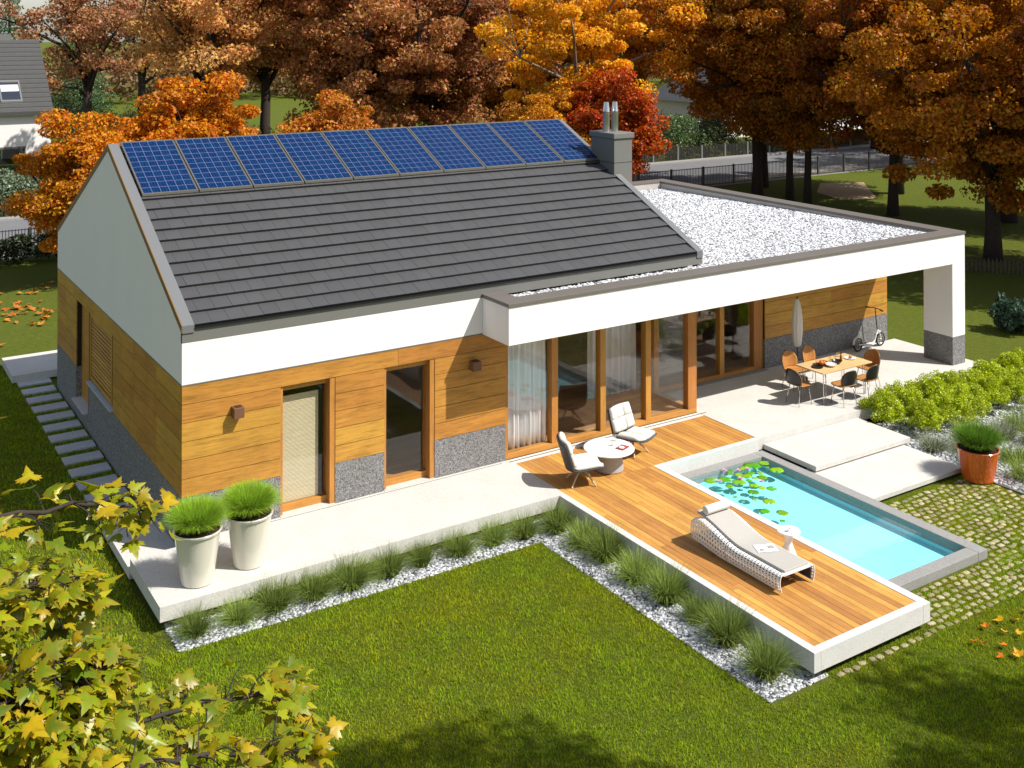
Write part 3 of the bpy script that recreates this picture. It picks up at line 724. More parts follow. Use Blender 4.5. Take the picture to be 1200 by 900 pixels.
MB().lathe([(0,0),(.032,0),(.034,.11),(.014,.15),(.012,.19),(0,.19)], (0,0,0), 16).build('glass_body', M['oil'], b, smooth='auto'); MB().lathe([(0,.188),(.015,.188),(.015,.215),(0,.215)], (0,0,0), 12).build('cap', M['black'], b, smooth='auto')
lathe_thing('plate', 'white plate with bread at the scooter end of the dining table', 'plate', plate, (15.36,-.84,TZ), M['white_gloss'])
o = MB().lathe([(0,-.03),(.04,-.015),(.05,0),(.035,.025),(0,.035)], (0,0,0), 10).build('bread_roll', M['bread'], smooth=True, loc=(15.37,-.84,TZ+.04)); tag(o, 'bread roll on the white plate at the far end of the table', 'bread')

# parasol
u = thing('parasol', 'closed cream parasol standing behind the dining table', 'parasol', (14.98,.44,0))
MB().lathe([(.016,0),(.016,2.0),(0,2.0)], (0,0,0), 12).build('pole', M['husk'], u, smooth='auto')
vs = []
pr = [(.05,.78),(.085,.82),(.105,1.0),(.12,1.2),(.115,1.45),(.09,1.7),(.06,1.86),(.03,1.93)]
N = 32; m = MB()
vv = [((r*(1+.10*math.cos(8*2*math.pi*j/N)))*math.cos(2*math.pi*j/N), (r*(1+.10*math.cos(8*2*math.pi*j/N)))*math.sin(2*math.pi*j/N), z) for r, z in pr for j in range(N)]
m.add(vv, [(i*N+j, i*N+(j+1)%N, (i+1)*N+(j+1)%N, (i+1)*N+j) for i in range(len(pr)-1) for j in range(N)]+[tuple(range(N))[::-1], tuple(range((len(pr)-1)*N, len(pr)*N))]); m.build('canopy', M['cream'], u, smooth=True)
MB().lathe([(0,0),(.25,0),(.25,.04),(.05,.06),(.03,.16),(0,.16)], (0,0,0), 24).build('base', M['husk'], u, smooth='auto')

# scooter
s = thing('kick_scooter', 'white kick scooter with two spoked wheels leaning by the stone wall', 'scooter', (18.50,1.17,0), R(2))
for x in (-.47, .46):
    w = MB().lathe([(.145,-.022),(.172,-.022),(.182,0),(.172,.022),(.145,.022),(.14,0),(.145,-.022)], (0,0,0), 28, Matrix.Rotation(R(90), 3, 'X')).build('wheel', M['rubber'], s, smooth='auto', loc=(x,0,.182))
    r = MB().lathe([(.125,-.012),(.143,-.012),(.143,.012),(.125,.012),(.125,-.012)], (0,0,0), 28, Matrix.Rotation(R(90), 3, 'X'))
    for k in range(12): a = k*math.pi/6; r.tube([(0,(-1)**k*.012,0),(.13*math.cos(a),0,.13*math.sin(a))], .0025, 4)
    r.tube([(0,-.04,0),(0,.04,0)], .014, 8); r.build('rim', M['chrome'], w, smooth='auto')
d = MB(); d.tube([(-.47,.03,.182),(-.30,.035,.16),(-.22,.03,.10),(.12,.03,.10),(.24,.0,.20),(.33,0,.44)], .017, 8); d.tube([(-.47,-.03,.182),(-.30,-.035,.16),(-.22,-.03,.10),(.12,-.03,.10),(.24,0,.20)], .014, 8); d.build('frame', M['white_gloss'], s, smooth='auto')
d = MB(); d.box(-.25,.16,-.07,.07,.105,.13); d.build('footboard', M['white_gloss'], s, bevel=.006)
d = MB(); d.prism([(-.66,-.028,.20),(-.62,-.028,.33),(-.50,-.028,.39),(-.38,-.028,.36),(-.38,-.028,.345),(-.50,-.028,.372),(-.61,-.028,.318),(-.645,-.028,.20)], (0,.056,0)); d.prism([(.30,-.028,.35),(.36,-.028,.40),(.46,-.028,.405),(.46,-.028,.392),(.37,-.028,.386),(.31,-.028,.338)], (0,.056,0)); d.build('mudguard', M['white_gloss'], s)
d = MB(); d.tube([(.46,.035,.182),(.37,.03,.42),(.34,0,.46)], .012, 8); d.tube([(.46,-.035,.182),(.37,-.03,.42),(.34,0,.46)], .012, 8); d.build('fork', M['white_gloss'], s, smooth='auto')
d = MB(); d.tube([(.34,0,.42),(.29,0,.70),(.25,0,1.02)], .014, 8); d.build('stem', M['husk'], s, smooth='auto')
d = MB(); d.tube([(.20,-.26,1.02),(.25,-.08,1.035),(.25,.08,1.035),(.20,.26,1.02)], .012, 8); hb = d.build('handlebar', M['black'], s, smooth='auto')
d = MB(); d.tube([(.195,-.28,1.018),(.225,-.17,1.027)], .018, 8); d.tube([(.195,.28,1.018),(.225,.17,1.027)], .018, 8); d.build('grip', M['rubber'], hb, smooth='auto')
d = MB(); d.tube([(-.05,-.03,.10),(-.02,-.12,.0)], .008, 6); d.build('kickstand', M['chrome'], s)

# lounge chairs and round table on the deck
def lounge_chair(label, loc, rz):
    t = thing('lounge_chair', label, 'lounge chair', loc, rz, 'padded lounge chairs on the deck')
    def sh(u, v):
        a = 2*u-1
        if v < .42: k = v/.42; y, z = -.36+.60*k, .36-.05*k
        else:
            k = (v-.42)/.58; y, z = .24+.17*k, .31+.05*k*0+.56*k
        wv = .34-.03*abs(2*v-1)**3
        return (a*wv, y-.10*a*a*(1 if v > .42 else v/.42)*.7, z+.07*a*a*(1 if v < .42 else max(0,1-(v-.42)/.58)))
    shell_grid(lambda u, v: (lambda p: (p[0], p[1]+(.055 if v > .42 else 0), p[2]-.05))(sh(u, v)), 14, 20).build('shell', M['husk'], t, smooth=True, solid=.02)
    # quilted pads follow the shell
    def pad(u0, u1, v0, v1, name):
        n = 7; top = []; bot = []
        for j in range(n+1):
            for i in range(n+1):
                u = u0+(u1-u0)*i/n; v = v0+(v1-v0)*j/n; p = Vector(sh(u, v)); e = 1e-3
                du = Vector(sh(min(1,u+e), v))-Vector(sh(max(0,u-e), v)); dv = Vector(sh(u, min(1,v+e)))-Vector(sh(u, max(0,v-e)))
                nn = du.cross(dv).normalized(); 
                puff = .022+.055*(max(0, (1-(2*i/n-1)**4)*(1-(2*j/n-1)**4)))**.5
                top.append(p+nn*puff); bot.append(p-nn*.03)
        m = MB(); N = n+1; fs = [(j*N+i, j*N+i+1, (j+1)*N+i+1, (j+1)*N+i) for j in range(n) for i in range(n)]
        o = N*N; fs += [(a+o, d+o, c+o, b+o) for a, b, c, d in fs[:]]
        edge = [i for i in range(N)]+[j*N+n for j in range(1, N)]+[n*N+i for i in range(n-1, -1, -1)]+[j*N for j in range(n-1, 0, -1)]
        fs += [(edge[k], edge[k]+o, edge[(k+1) % len(edge)]+o, edge[(k+1) % len(edge)]) for k in range(len(edge))]
        return m.add(top+bot, fs).build(name, M['cream'], t, smooth=True)
    for a, b in ((.03,.35),(.35,.65),(.65,.97)):
        pad(a, b, .48, .74, 'back_pad'); pad(a, b, .74, .985, 'back_pad')
    for a, b in ((.05,.5),(.5,.95)): pad(a, b, .02, .44, 'seat_pad')
    for a in (45,135,225,315):
        c, s_ = math.cos(R(a)), math.sin(R(a)); MB().tube([(0,.02,.235),(.10*c,.02+.10*s_,.225),(.33*c,.02+.33*s_,.0)], [.02,.02,.014], 8).build('leg', M['palewood'], t, smooth='auto')
    MB().tube([(0,.02,.21),(0,.02,.30)], .035, 10).build('hub', M['husk'], t, smooth='auto')
    return t
lounge_chair('quilted cream lounge chair in front of the table, seen from its side', (6.98,-1.64,0), R(68))
lounge_chair('quilted cream lounge chair facing out from the glass wall behind the table', (8.70,-1.02,0), R(14))
t = thing('lounge_table', 'round white table with thick drum base between the two lounge chairs', 'table', (7.80,-1.40,0))
MB().lathe([(0,.37),(.46,.37),(.49,.385),(.49,.40),(.485,.405),(0,.405)], (0,0,0), 48).build('table_top', M['white_gloss'], t, smooth='auto')
MB().lathe([(0,.0),(.275,0),(.285,.01),(.235,.36),(0,.36)], (0,0,0), 40).build('base', M['grey_gloss'], t, smooth='auto')
b = thing('magazine', 'dark magazine with a red and white cover on the round table', 'magazine', (8.00,-1.56,.405), R(20))
m = MB(); m.box(-.12,.12,-.085,.085,0,.014); m.build('pages', M['husk'], b)
m = MB(); m.box(-.115,.115,-.08,.08,.0145,.017); m.build('cover', plain('red_cover', (.38,.05,.03), .4, .4, bump=0), b)
m = MB(); m.lathe([(0,.0175),(.055,.0175),(.05,.022),(0,.022)], (-.02,0,0), 20); m.build('cover_motif', M['white_gloss'], b)
lathe_thing('drinking_glass', 'tall clear glass in the middle of the round white table', 'glass', [(0,0),(.03,0),(.036,.13),(.033,.13),(.027,.008),(0,.008)], (7.90,-1.36,.405), M['cleanglass'], 20)
lathe_thing('drinking_glass', 'clear glass at the window side of the round white table', 'glass', [(0,0),(.03,0),(.036,.13),(.033,.13),(.027,.008),(0,.008)], (8.10,-1.20,.405), M['cleanglass'], 20)

# perforated sun lounger
LX, LY = 7.40, -5.57
t = thing('sun_lounger', 'white perforated sun lounger with beige pad and roll pillow on the deck', 'sun lounger', (LX,LY,0))
def topz(y):
    if y < -.05: return .285
    k = (y+.05)/1.0; return .285+.20*(k*k*(3-2*k))**.9 if k < 1 else .485
def cross(s, y, side, zb):
    """s 0..1 from the inner top edge over the rounded shoulder down to the bottom"""
    zt = topz(y); pts = [(.255,zt-.005),(.315,zt+.004),(.352,zt-.02),(.372,zt-.07),(.372,zt*.55),(.355,zb+.05),(.335,zb)]
    k = s*(len(pts)-1); i = min(int(k), len(pts)-2); f = k-i
    x = pts[i][0]*(1-f)+pts[i+1][0]*f; z = pts[i][1]*(1-f)+pts[i+1][1]*f
    return Vector((side*x, y, z))
def perforated(y0, y1, ny, ns, side, m, headend=False):
    def P(i, j):
        y = y0+(y1-y0)*i/ny; k = max(0, (y-.35)/.62); zb = .03+.06*k
        q = cross(j/ns, y, side, zb)
        if headend and y > .75: f = (y-.75)/.25; q.z -= .10*f*f*(1 if q.z > .2 else 0); 
        return q
    for i in range(ny):
        for j in range(ns):
            a, b, c, d = P(i,j), P(i+1,j), P(i+1,j+1), P(i,j+1)
            if j % ns == ns-1: m.add([a,b,c,d], [(0,1,2,3) if side < 0 else (3,2,1,0)]); continue
            cc = (a+b+c+d)/4; h = .52; ia, ib, ic, id_ = [cc+(q-cc)*h for q in (a,b,c,d)]
            fs = [(0,1,5,4),(1,2,6,5),(2,3,7,6),(3,0,4,7)]
            m.add([a,b,c,d,ia,ib,ic,id_], fs if side < 0 else [f[::-1] for f in fs])
for sd in (-1, 1):
    m = MB(); perforated(-.98,.18,18,9,sd,m); m.build('leg_shell', M['white_gloss'], t, solid=.010)
    m = MB(); perforated(.20,.99,13,9,sd,m,True); m.build('back_shell', M['white_gloss'], t, solid=.010)
def sweep(x0, x1, ys, z0, z1, name, mat, bevel=.01):
    m = MB(); vs = []
    for y in ys: zt = topz(y); vs += [(x0,y,zt+z0),(x1,y,zt+z0),(x1,y,zt+z1),(x0,y,zt+z1)]
    n = len(ys); fs = [(0,1,2,3), tuple(4*(n-1)+k for k in (3,2,1,0))]
    for i in range(n-1):
        for k in range(4): fs.append((4*i+k, 4*(i+1)+k, 4*(i+1)+(k+1)%4, 4*i+(k+1)%4))
    return m.add(vs, fs).build(name, mat, t, bevel=bevel)
sweep(-.26,.26,[-.96+.08*i for i in range(25)],.0,.045,'pad',M['lpad'] if 'lpad' in M else plain('beige_lounger_pad', (.41,.39,.355), .95, .1, var=.05, bump=.2))
sweep(-.30,.30,[-.98,-.92],-.03,.012,'foot_rail',M['white_gloss'])
m = MB(); m.box(-.25,.25,.60,.66,.03,.30); m.box(-.25,.25,-.55,-.50,.0,.24); m.build('support', M['husk'], t)
for sd in (-1, 1):
    m = MB(); m.box(min(sd*.322,sd*.334), max(sd*.322,sd*.334), -.93, .84, .05, .235); m.build('shade_panel', M['husk'], t)  # added dark panels: shade inside the shell, seen through the holes, as colour
m = MB(); ax = Matrix.Rotation(R(90), 3, 'Y'); m.lathe([(0,-.25),(.06,-.25),(.07,-.24),(.07,.24),(.06,.25),(0,.25)], (0,.78,.590), 24, ax); m.build('roll_pillow', M['cream'], t, smooth='auto')
b = thing('open_book', 'white open magazine lying on the lounger pad', 'magazine', (LX+.03,LY-.30,.331), R(-25))
for sx in (-1,1):
    m = MB(); n = 6; prf = [(sx*.17*i/n, .004+.012*math.sin(math.pi*min(1,i/n*1.0))*.8) for i in range(n+1)]
    vs = [(x,-.12,z) for x, z in prf]+[(x,.12,z) for x, z in prf]+[(x,-.12,0) for x, z in prf]+[(x,.12,0) for x, z in prf]; N = n+1
    fs = [(i,i+1,N+i+1,N+i) for i in range(n)]+[(2*N+i,3*N+i,3*N+i+1,2*N+i+1) for i in range(n)]+[(i,2*N+i,2*N+i+1,i+1) for i in range(n)]+[(N+i,N+i+1,3*N+i+1,3*N+i) for i in range(n)]+[(0,N,3*N,2*N),(n,2*N+n,3*N+n,N+n)]
    m.add(vs, fs).build('page', M['white_gloss'], b)
m = MB(); m.box(-.178,.178,-.125,.125,-.006,-.0005); m.build('cover', plain('blue_grey_cover', (.10,.12,.17), .5, .3, bump=0), b)
m = MB(); m.box(.04,.13,-.03,.06,.0155,.0165); m.box(-.12,-.05,-.09,-.04,.0155,.0165); m.build('printed_picture', plain('printed_picture', (.35,.30,.25), .5, .3, var=.5, nscale=30, bump=0), b)
t = thing('side_table', 'small round white side table between the lounger and the pool', 'table', (8.09,-5.72,0))
MB().lathe([(0,.375),(.175,.375),(.185,.383),(.185,.393),(.18,.40),(0,.40)], (0,0,0), 36).build('table_top', M['white_gloss'], t, smooth='auto')
MB().lathe([(0,0),(.13,0),(.13,.008),(.055,.20),(.075,.374),(0,.374)], (0,0,0), 28).build('base', M['white_gloss'], t, smooth='auto')
lathe_thing('cup', 'small white cup on the side table by the pool', 'cup', [(0,0),(.02,0),(.034,.05),(.031,.05),(.018,.006),(0,.006)], (8.05,-5.76,.40), M['white_gloss'], 16)

# planters
def blades(n, R0, H, lean, width, rs=.5, ball=False, z0=0.0, segs=3, sph=None):
    """arching grass blades from a round base: returns V,F(quads),hgt,facevar"""
    an = rng.random(n)*6.283; r = R0*np.sqrt(rng.random(n))*rs; bx_, by_ = r*np.cos(an), r*np.sin(an)
    ln = (rng.random(n)**.7)*lean; da = an+rng.normal(0,.5,n); L = H*(.6+.45*rng.random(n)); wd = width*(.6+.8*rng.random(n))
    if ball: L = H*(.80+.22*rng.random(n))
    pts = []
    for k in range(segs+1):
        f = k/segs; a = ln*(.45+.75*f); pts.append(np.stack([bx_+np.cos(da)*np.sin(a)*L*f, by_+np.sin(da)*np.sin(a)*L*f, z0+np.cos(a)*L*f],1))
    tw = rng.random(n)*6.28; side = np.stack([np.cos(tw),np.sin(tw),np.zeros(n)],1)
    V = []; hg = []
    for k, p in enumerate(pts):
        w = (wd*(1-.88*k/segs))[:,None]; V += [p-side*w/2, p+side*w/2]; hg += [np.full(n,k/segs)]*2
    V = np.stack(V,1); hg = np.stack(hg,1); q = 2*(segs+1)
    F = np.array([(2*k,2*k+1,2*k+3,2*k+2) for k in range(segs)])[None]+q*np.arange(n)[:,None,None]
    return V.reshape(-1,3), F.reshape(-1,4), hg.reshape(-1), np.repeat(rng.random(n), segs)
def planter(label, loc, mat, prof, grassmat, soilz, soilr, gR, gH, n, rz=0):
    t = thing('planter', label, 'planter', loc, rz)
    MB().lathe(prof, (0,0,0), 48).build('pot', mat, t, smooth='auto')
    MB().lathe([(0,soilz-.05),(soilr,soilz-.05),(soilr*.98,soilz),(0,soilz+.02)], (0,0,0), 32).build('soil', M['soil'], t, smooth='auto')
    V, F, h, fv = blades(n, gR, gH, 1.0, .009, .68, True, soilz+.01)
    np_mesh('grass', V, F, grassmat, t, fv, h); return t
wp = [(0,0),(.225,0),(.245,.015),(.345,.76),(.365,.77),(.372,.80),(.36,.815),(.335,.80),(.325,.72),(0,.70)]
planter('cream white planter with round green grass, nearest the terrace corner', (-.16,-1.42,0), M['pot'], wp, M['potgrass'], .78, .325, .30, .47, 6000)
planter('cream white planter with round green grass, beside the left tall window', (.70,-1.30,0), M['pot'], wp, M['potgrass'], .78, .325, .30, .47, 6000, 1.3)
op = [(0,0),(.275,0),(.295,.015),(.385,.55),(.40,.60),(.385,.615),(.365,.60),(.355,.54),(0,.52)]
planter('glossy orange planter with dark green grass on the cobbles', (14.16,-4.98,G+.03), M['orange_pot'], op, M['potgrass_dark'], .585, .352, .32, .46, 6000)

# water lilies
def pad_mesh(r):
    m = MB(); n = 22; vs = [(0,0,.0)]; a0 = .16
    for j in (0.55, 1.0):
        for i in range(n+1):
            a = a0+(6.283-2*a0)*i/n; rr = r*j*(1+.03*math.sin(a*5)); vs.append((rr*math.cos(a), rr*math.sin(a), .004+.02*r*(j**3)+.004*math.sin(a*3)*j))
    fs = [(0,i+1,i+2) for i in range(n)]+[(i+1,n+2+i,n+3+i,i+2) for i in range(n)]
    me = m.add(vs, fs); return me
PADS = [(10.75,-2.26,.17),(10.53,-2.27,.11),(9.55,-2.36,.13),(9.82,-2.46,.14),(9.95,-2.70,.13),(9.67,-2.73,.08),(10.11,-2.30,.07),(10.2,-2.44,.09),(10.30,-2.56,.10),(10.47,-2.50,.08),(10.62,-2.62,.07),(10.50,-2.78,.10),(10.09,-2.96,.09),(10.15,-3.12,.08),(9.86,-3.18,.11),(10.27,-3.25,.10),(11.0,-2.68,.14),(11.05,-2.28,.11),(9.81,-3.63,.12),(9.44,-3.88,.10),(9.66,-4.10,.11),(9.42,-4.33,.05),(10.95,-2.48,.04),(9.64,-3.43,.05),(9.42,-3.15,.04),(9.40,-3.37,.035),(10.25,-2.18,.05),(10.18,-2.74,.06),(10.36,-2.72,.06),(8.98,-3.95,.07),(9.05,-4.35,.05)]
for x, y, r in PADS:
    o = pad_mesh(r).build('lily_pad', M['lily'], solid=.004, loc=(x,y,-.300), rot=random.random()*6.28, smooth=True)
    c = random.random(); o.color = (.07+.22*c, .30+.16*c, .010, 1)
    a = o.data.attributes.new('var','FLOAT','FACE'); a.data.foreach_set('value', np.full(len(o.data.polygons), random.random(), np.float32))
    big = r > .105
    lab = ('lone round green lily pad floating in the open water near the lounger' if y < -3.5 and big else 'small round green lily pad floating apart towards the lounger' if y < -3.3 else
           'large round green lily pad in the floating cluster at the back of the pool' if big else 'small green lily pad in the floating cluster at the back of the pool')
    if (x, y) == (11.0,-2.68): lab = 'large green lily pad near the step side of the pool'
    if (x, y) == (11.05,-2.28): lab = 'green lily pad in the shaded back corner of the pool below the step'
    tag(o, lab, 'lily pad', 'lily pads floating in the pool')
for x, y in ((10.09,-2.16),(10.33,-2.31),(10.53,-2.36),(9.64,-2.50),(10.08,-2.62),(10.32,-2.94)):
    m = MB()
    for ring, (n, tilt, L) in enumerate(((8,65,.075),(7,42,.065),(5,18,.05))):
        for i in range(n):
            a = 6.283*i/n+ring*.4; T_ = R(tilt); M4 = Matrix.Rotation(a,3,'Z') @ Matrix.Rotation(T_,3,'Y')
            q = [M4 @ Vector(v) for v in ((0,0,0),(-.004,.014,L*.5),(0,0,L),(-.004,-.014,L*.5))]; m.add(q, [(0,1,2,3)])
    o = m.build('water_lily', M['pinkpetal'], solid=.003, loc=(x,y,-.297)); tag(o, 'pale pink water lily flower among the pads at the back of the pool', 'water lily', 'pink water lilies in the pool')
# ------------------------------------------------------------------ low planting
def obj_color(o, c): o.color = (*c[:3], 1); return o
TUFT = [(-.41,-2.17),(.23,-2.17),(.80,-2.14),(1.44,-2.12),(2.07,-2.13),(2.74,-2.12),(3.36,-2.11),(4.04,-2.12),(4.74,-2.12),(5.32,-2.2),(5.93,-2.34),(6.0,-3.05),(6.02,-3.62),(5.98,-4.46),(6.0,-5.18),(6.0,-5.86),(5.98,-6.51),(5.85,-7.40)]
protos = []
for k in range(4):
    V, F, h, fv = blades(950, .32, .58, 1.10, .011, .48); o = np_mesh('grass_tuft', V, F, M['tuft'], None, fv, h); protos.append(o)
for i, (x, y) in enumerate(TUFT):
    o = protos[i] if i < 4 else protos[i % 4].copy()
    if i >= 4: COL.objects.link(o)
    o.location = (x, y, G+.01); o.rotation_euler.z = random.random()*6.28; s = random.uniform(.74,1.08); o.scale = (s, s*random.uniform(.85,1.1), s*random.uniform(.85,1.15)); o.rotation_euler.x = random.uniform(-.12,.12)
    if i < 9: lab = 'ornamental grass tuft in the pebbles below the terrace front, %s from its open corner' % ords[i]
    elif i < 11: lab = 'ornamental grass tuft in the inner pebble corner, ' + ('at the end of the terrace edge' if i == 9 else 'against the deck side')
    else: lab = 'ornamental grass tuft in the pebbles along the deck side, %s from the lawn end' % ords[17-i]
    tag(o, lab, 'grass tuft', 'grass tufts in the pebble strip')

m = MB(); m.box(-.72, 6.6, -2.50, -1.62, G-.05, G+.006); m.box(5.46, 6.60, -7.86, -2.502, G-.05, G+.006); structure(m.build('pebble_strip', M['pebblebed']))
stuff(pebbles('pebbles', [(-.74,6.28,-2.50,-1.75),(5.46,6.34,-7.86,-2.5)], 15000, .042, M['pebble']), 'white and grey pebbles filling the strip along terrace and deck', 'pebbles')
m = MB(); m.box(14.26, 14.30, -9.5, -1.9, G-.05, G+.03); structure(m.build('bed_edging', M['trim_light']))
m = MB(); m.box(14.301, 23.5, -9.5, -1.86, G-.05, G+.006); structure(m.build('planting_bed', M['pebblebed']))
stuff(pebbles('bed_pebbles', [(14.31,19.5,-8.0,-1.9)], 16000, .05, M['pebble']), 'white pebbles between the plants of the shrub bed', 'pebbles')

# cobbles with grass joints
def cobbles():
    P = []; px, py = .170, .135
    j = 0; y = -7.93
    while y < -1.9:
        x = (6.70 if j == 0 else 8.80) + (px/2 if j % 2 else 0)
        while x < 14.22:
            if not (8.6 < x < 11.52 and y > -7.08) and not (x < 14.2 and y > -4.70): P.append((x+rng.normal(0,.014), y+rng.normal(0,.013)))
            x += px
        y += py; j += 1
    # the paved strip goes on to the right in front of the bed
    P = np.array(P); n = len(P); sx = .060*(.8+.35*rng.random(n)); sy = .042*(.75+.4*rng.random(n)); an = rng.normal(0,.16,n); hz = .010+.012*rng.random(n)
    lo = np.array([(-1,-1),(-.1,-1.08),(.92,-1),(1.06,-.1),(.98,.92),(.1,1.06),(-.94,.98),(-1.08,.1)]); k = 8
    X = lo[None,:,0]*sx[:,None]*(1+rng.normal(0,.10,(n,k))); Y = lo[None,:,1]*sy[:,None]*(1+rng.normal(0,.08,(n,k)))
    ca, sa = np.cos(an)[:,None], np.sin(an)[:,None]; X, Y = X*ca-Y*sa, X*sa+Y*ca
    rings = []
    for f, z in ((1.0,-.03),(1.0,.62),(.86,1.0)): rings.append(np.stack([X*f+P[:,0:1], Y*f+P[:,1:2], np.repeat((hz*z)[:,None], k, 1)+G+.004],-1))
    V = np.concatenate(rings, 1); F = []
    for r in range(2):
        for i in range(k): F.append((r*k+i, r*k+(i+1)%k, (r+1)*k+(i+1)%k, (r+1)*k+i))
    F += [(16,17,18,19),(16,19,20,23),(20,21,22,23)]
    F = np.array(F)[None]+24*np.arange(n)[:,None,None]
    return np_mesh('cobblestones', V.reshape(-1,3), F.reshape(-1,4), M['cobble'])
stuff(cobbles(), 'tan cobblestones set in grass beside the pool', 'cobblestones')
def lawn_blades(name, polys, dens, H, wd, mat, label):
    """short triangular blades scattered over rectangles"""
    Vs = []; n = 0
    A = np.array([(a[1]-a[0])*(a[3]-a[2]) for a in polys]); N = int(A.sum()*dens); pk = np.array(polys)[rng.choice(len(polys), N, p=A/A.sum())]
    x = pk[:,0]+rng.random(N)*(pk[:,1]-pk[:,0]); y = pk[:,2]+rng.random(N)*(pk[:,3]-pk[:,2])
    cl = .5+.5*np.clip(.55*np.sin(x*5.1+np.sin(y*3.7))*np.sin(y*4.3+np.sin(x*6.1))+.75*np.sin(x*19+2*np.sin(y*11))*np.sin(y*23+2*np.sin(x*13))+rng.normal(0,.3,N),-1,1); x = x+rng.normal(0,.022,N); y = y+rng.normal(0,.022,N); h = H*(.5+.6*rng.random(N))*(.62+.5*cl)
    a = rng.random(N)*6.283; le = rng.random(N)*.9+.15; b = rng.random(N)*6.283
    dx, dy = np.cos(b)*h*np.sin(le), np.sin(b)*h*np.sin(le); w = wd*(.6+.8*rng.random(N))
    P0 = np.stack([x-np.cos(a)*w,y-np.sin(a)*w,np.full(N,G-.004)],1); P1 = np.stack([x+np.cos(a)*w,y+np.sin(a)*w,np.full(N,G-.004)],1); P2 = np.stack([x+dx,y+dy,G+h*np.cos(le)],1)
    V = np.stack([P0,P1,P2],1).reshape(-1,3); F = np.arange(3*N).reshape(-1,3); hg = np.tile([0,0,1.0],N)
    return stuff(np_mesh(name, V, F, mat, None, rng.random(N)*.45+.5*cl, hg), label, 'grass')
lawn_blades('lawn_grass', [(-1.2,5.46,-13.5,-2.5),(5.46,16.5,-13.5,-7.98),(6.55,8.8,-7.98,-7.8),(-.72,0,-2.6,-2.5)], 3300, .065, .0062, M['blade'], 'short mown lawn grass in front of the terrace and deck')
lawn_blades('side_lawn_grass', [(-5.5,-.86,-9,13),(-.86,-.03,2.0,11.5)], 1500, .075, .008, M['blade'], 'short lawn grass along the gable wall and stepping stones')
lawn_blades('joint_grass', [(8.80,14.2,-7.98,-7.08),(11.5,14.2,-7.98,-4.7)], 7500, .05, .006, M['blade'], 'grass growing in the joints between the cobblestones')

def leaf_cloud(centers, radii, per, size, up=.5, aspect=.6, flat=1.0, shell=0.0):
    """centers (n,3), radii (n,3): leaf quads scattered gaussian-ish inside each clump"""
    n = len(centers); N = n*per; c = np.repeat(centers, per, 0); r = np.repeat(radii, per, 0)
    d = rng.normal(0,1,(N,3)); d /= np.linalg.norm(d,axis=1,keepdims=True)+1e-9; rad = rng.random(N)**(1/3 if shell == 0 else shell)
    p = c+d*rad[:,None]*r
    nr = rng.normal(0,1,(N,3)); nr[:,2] = np.abs(nr[:,2])*(.6+up); nr += d*.35; nr /= np.linalg.norm(nr,axis=1,keepdims=True)
    t = np.cross(nr, rng.normal(0,1,(N,3))); t /= np.linalg.norm(t,axis=1,keepdims=True)+1e-9; b = np.cross(nr, t)
    s = (size*(.6+.8*rng.random(N)))[:,None]
    V = np.stack([p-t*s*.5, p+b*s*aspect*.5+nr*s*.08-t*s*.05, p+t*s*.55-nr*s*.1, p-b*s*aspect*.5+nr*s*.08-t*s*.05],1).reshape(-1,3)
    clump = np.repeat(rng.random(n), per)
    return V, np.arange(4*N).reshape(-1,4), np.clip(.55*rng.random(N)+.45*clump,0,1)

# golden shrubs: two rows
def shrub_mesh():
    c = []; r = []
    for k in range(70):
        a = rng.random()*6.283; rr = .38*math.sqrt(rng.random()); h = .20+.38*math.sqrt(max(0,1-(rr/.42)**2)); c.append((rr*math.cos(a), rr*math.sin(a), h*(.55+.5*rng.random()))); r.append((.085,.085,.085))
    return leaf_cloud(np.array(c), np.array(r), 95, .036, .2, .5)
sp_ = []
for k in range(3):
    V, F, fv = shrub_mesh(); sp_.append(np_mesh('golden_shrub', V, F, M['shrubleaf'], None, fv))
rows = [(14.95+.80*i, -2.06+.05*math.sin(i*2), 0) for i in range(9)] + [(15.45+.80*i, -2.83-.05*math.sin(i*1.7), 1) for i in range(8)]
for i, (x, y, rw) in enumerate(rows):
    o = sp_[i] if i < 3 else sp_[i % 3].copy()
    if i >= 3: COL.objects.link(o)
    o.location = (x, y, G); o.rotation_euler.z = random.random()*6.28; s = random.uniform(1.1,1.28); o.scale = (s*1.08, s, s*random.uniform(.95,1.15)); q = i if rw == 0 else i-9
    pos = ('nearest the concrete step' if q == 0 else '%s from the step' % ords[q] if q < 7 else 'towards the lawn at its far right end' if q == 7 else 'farthest right past the column')
    tag(o, 'yellow green leafy shrub in the %s row, %s' % ('back' if rw == 0 else 'front', pos), 'shrub', 'golden shrubs in two rows beside the terrace')
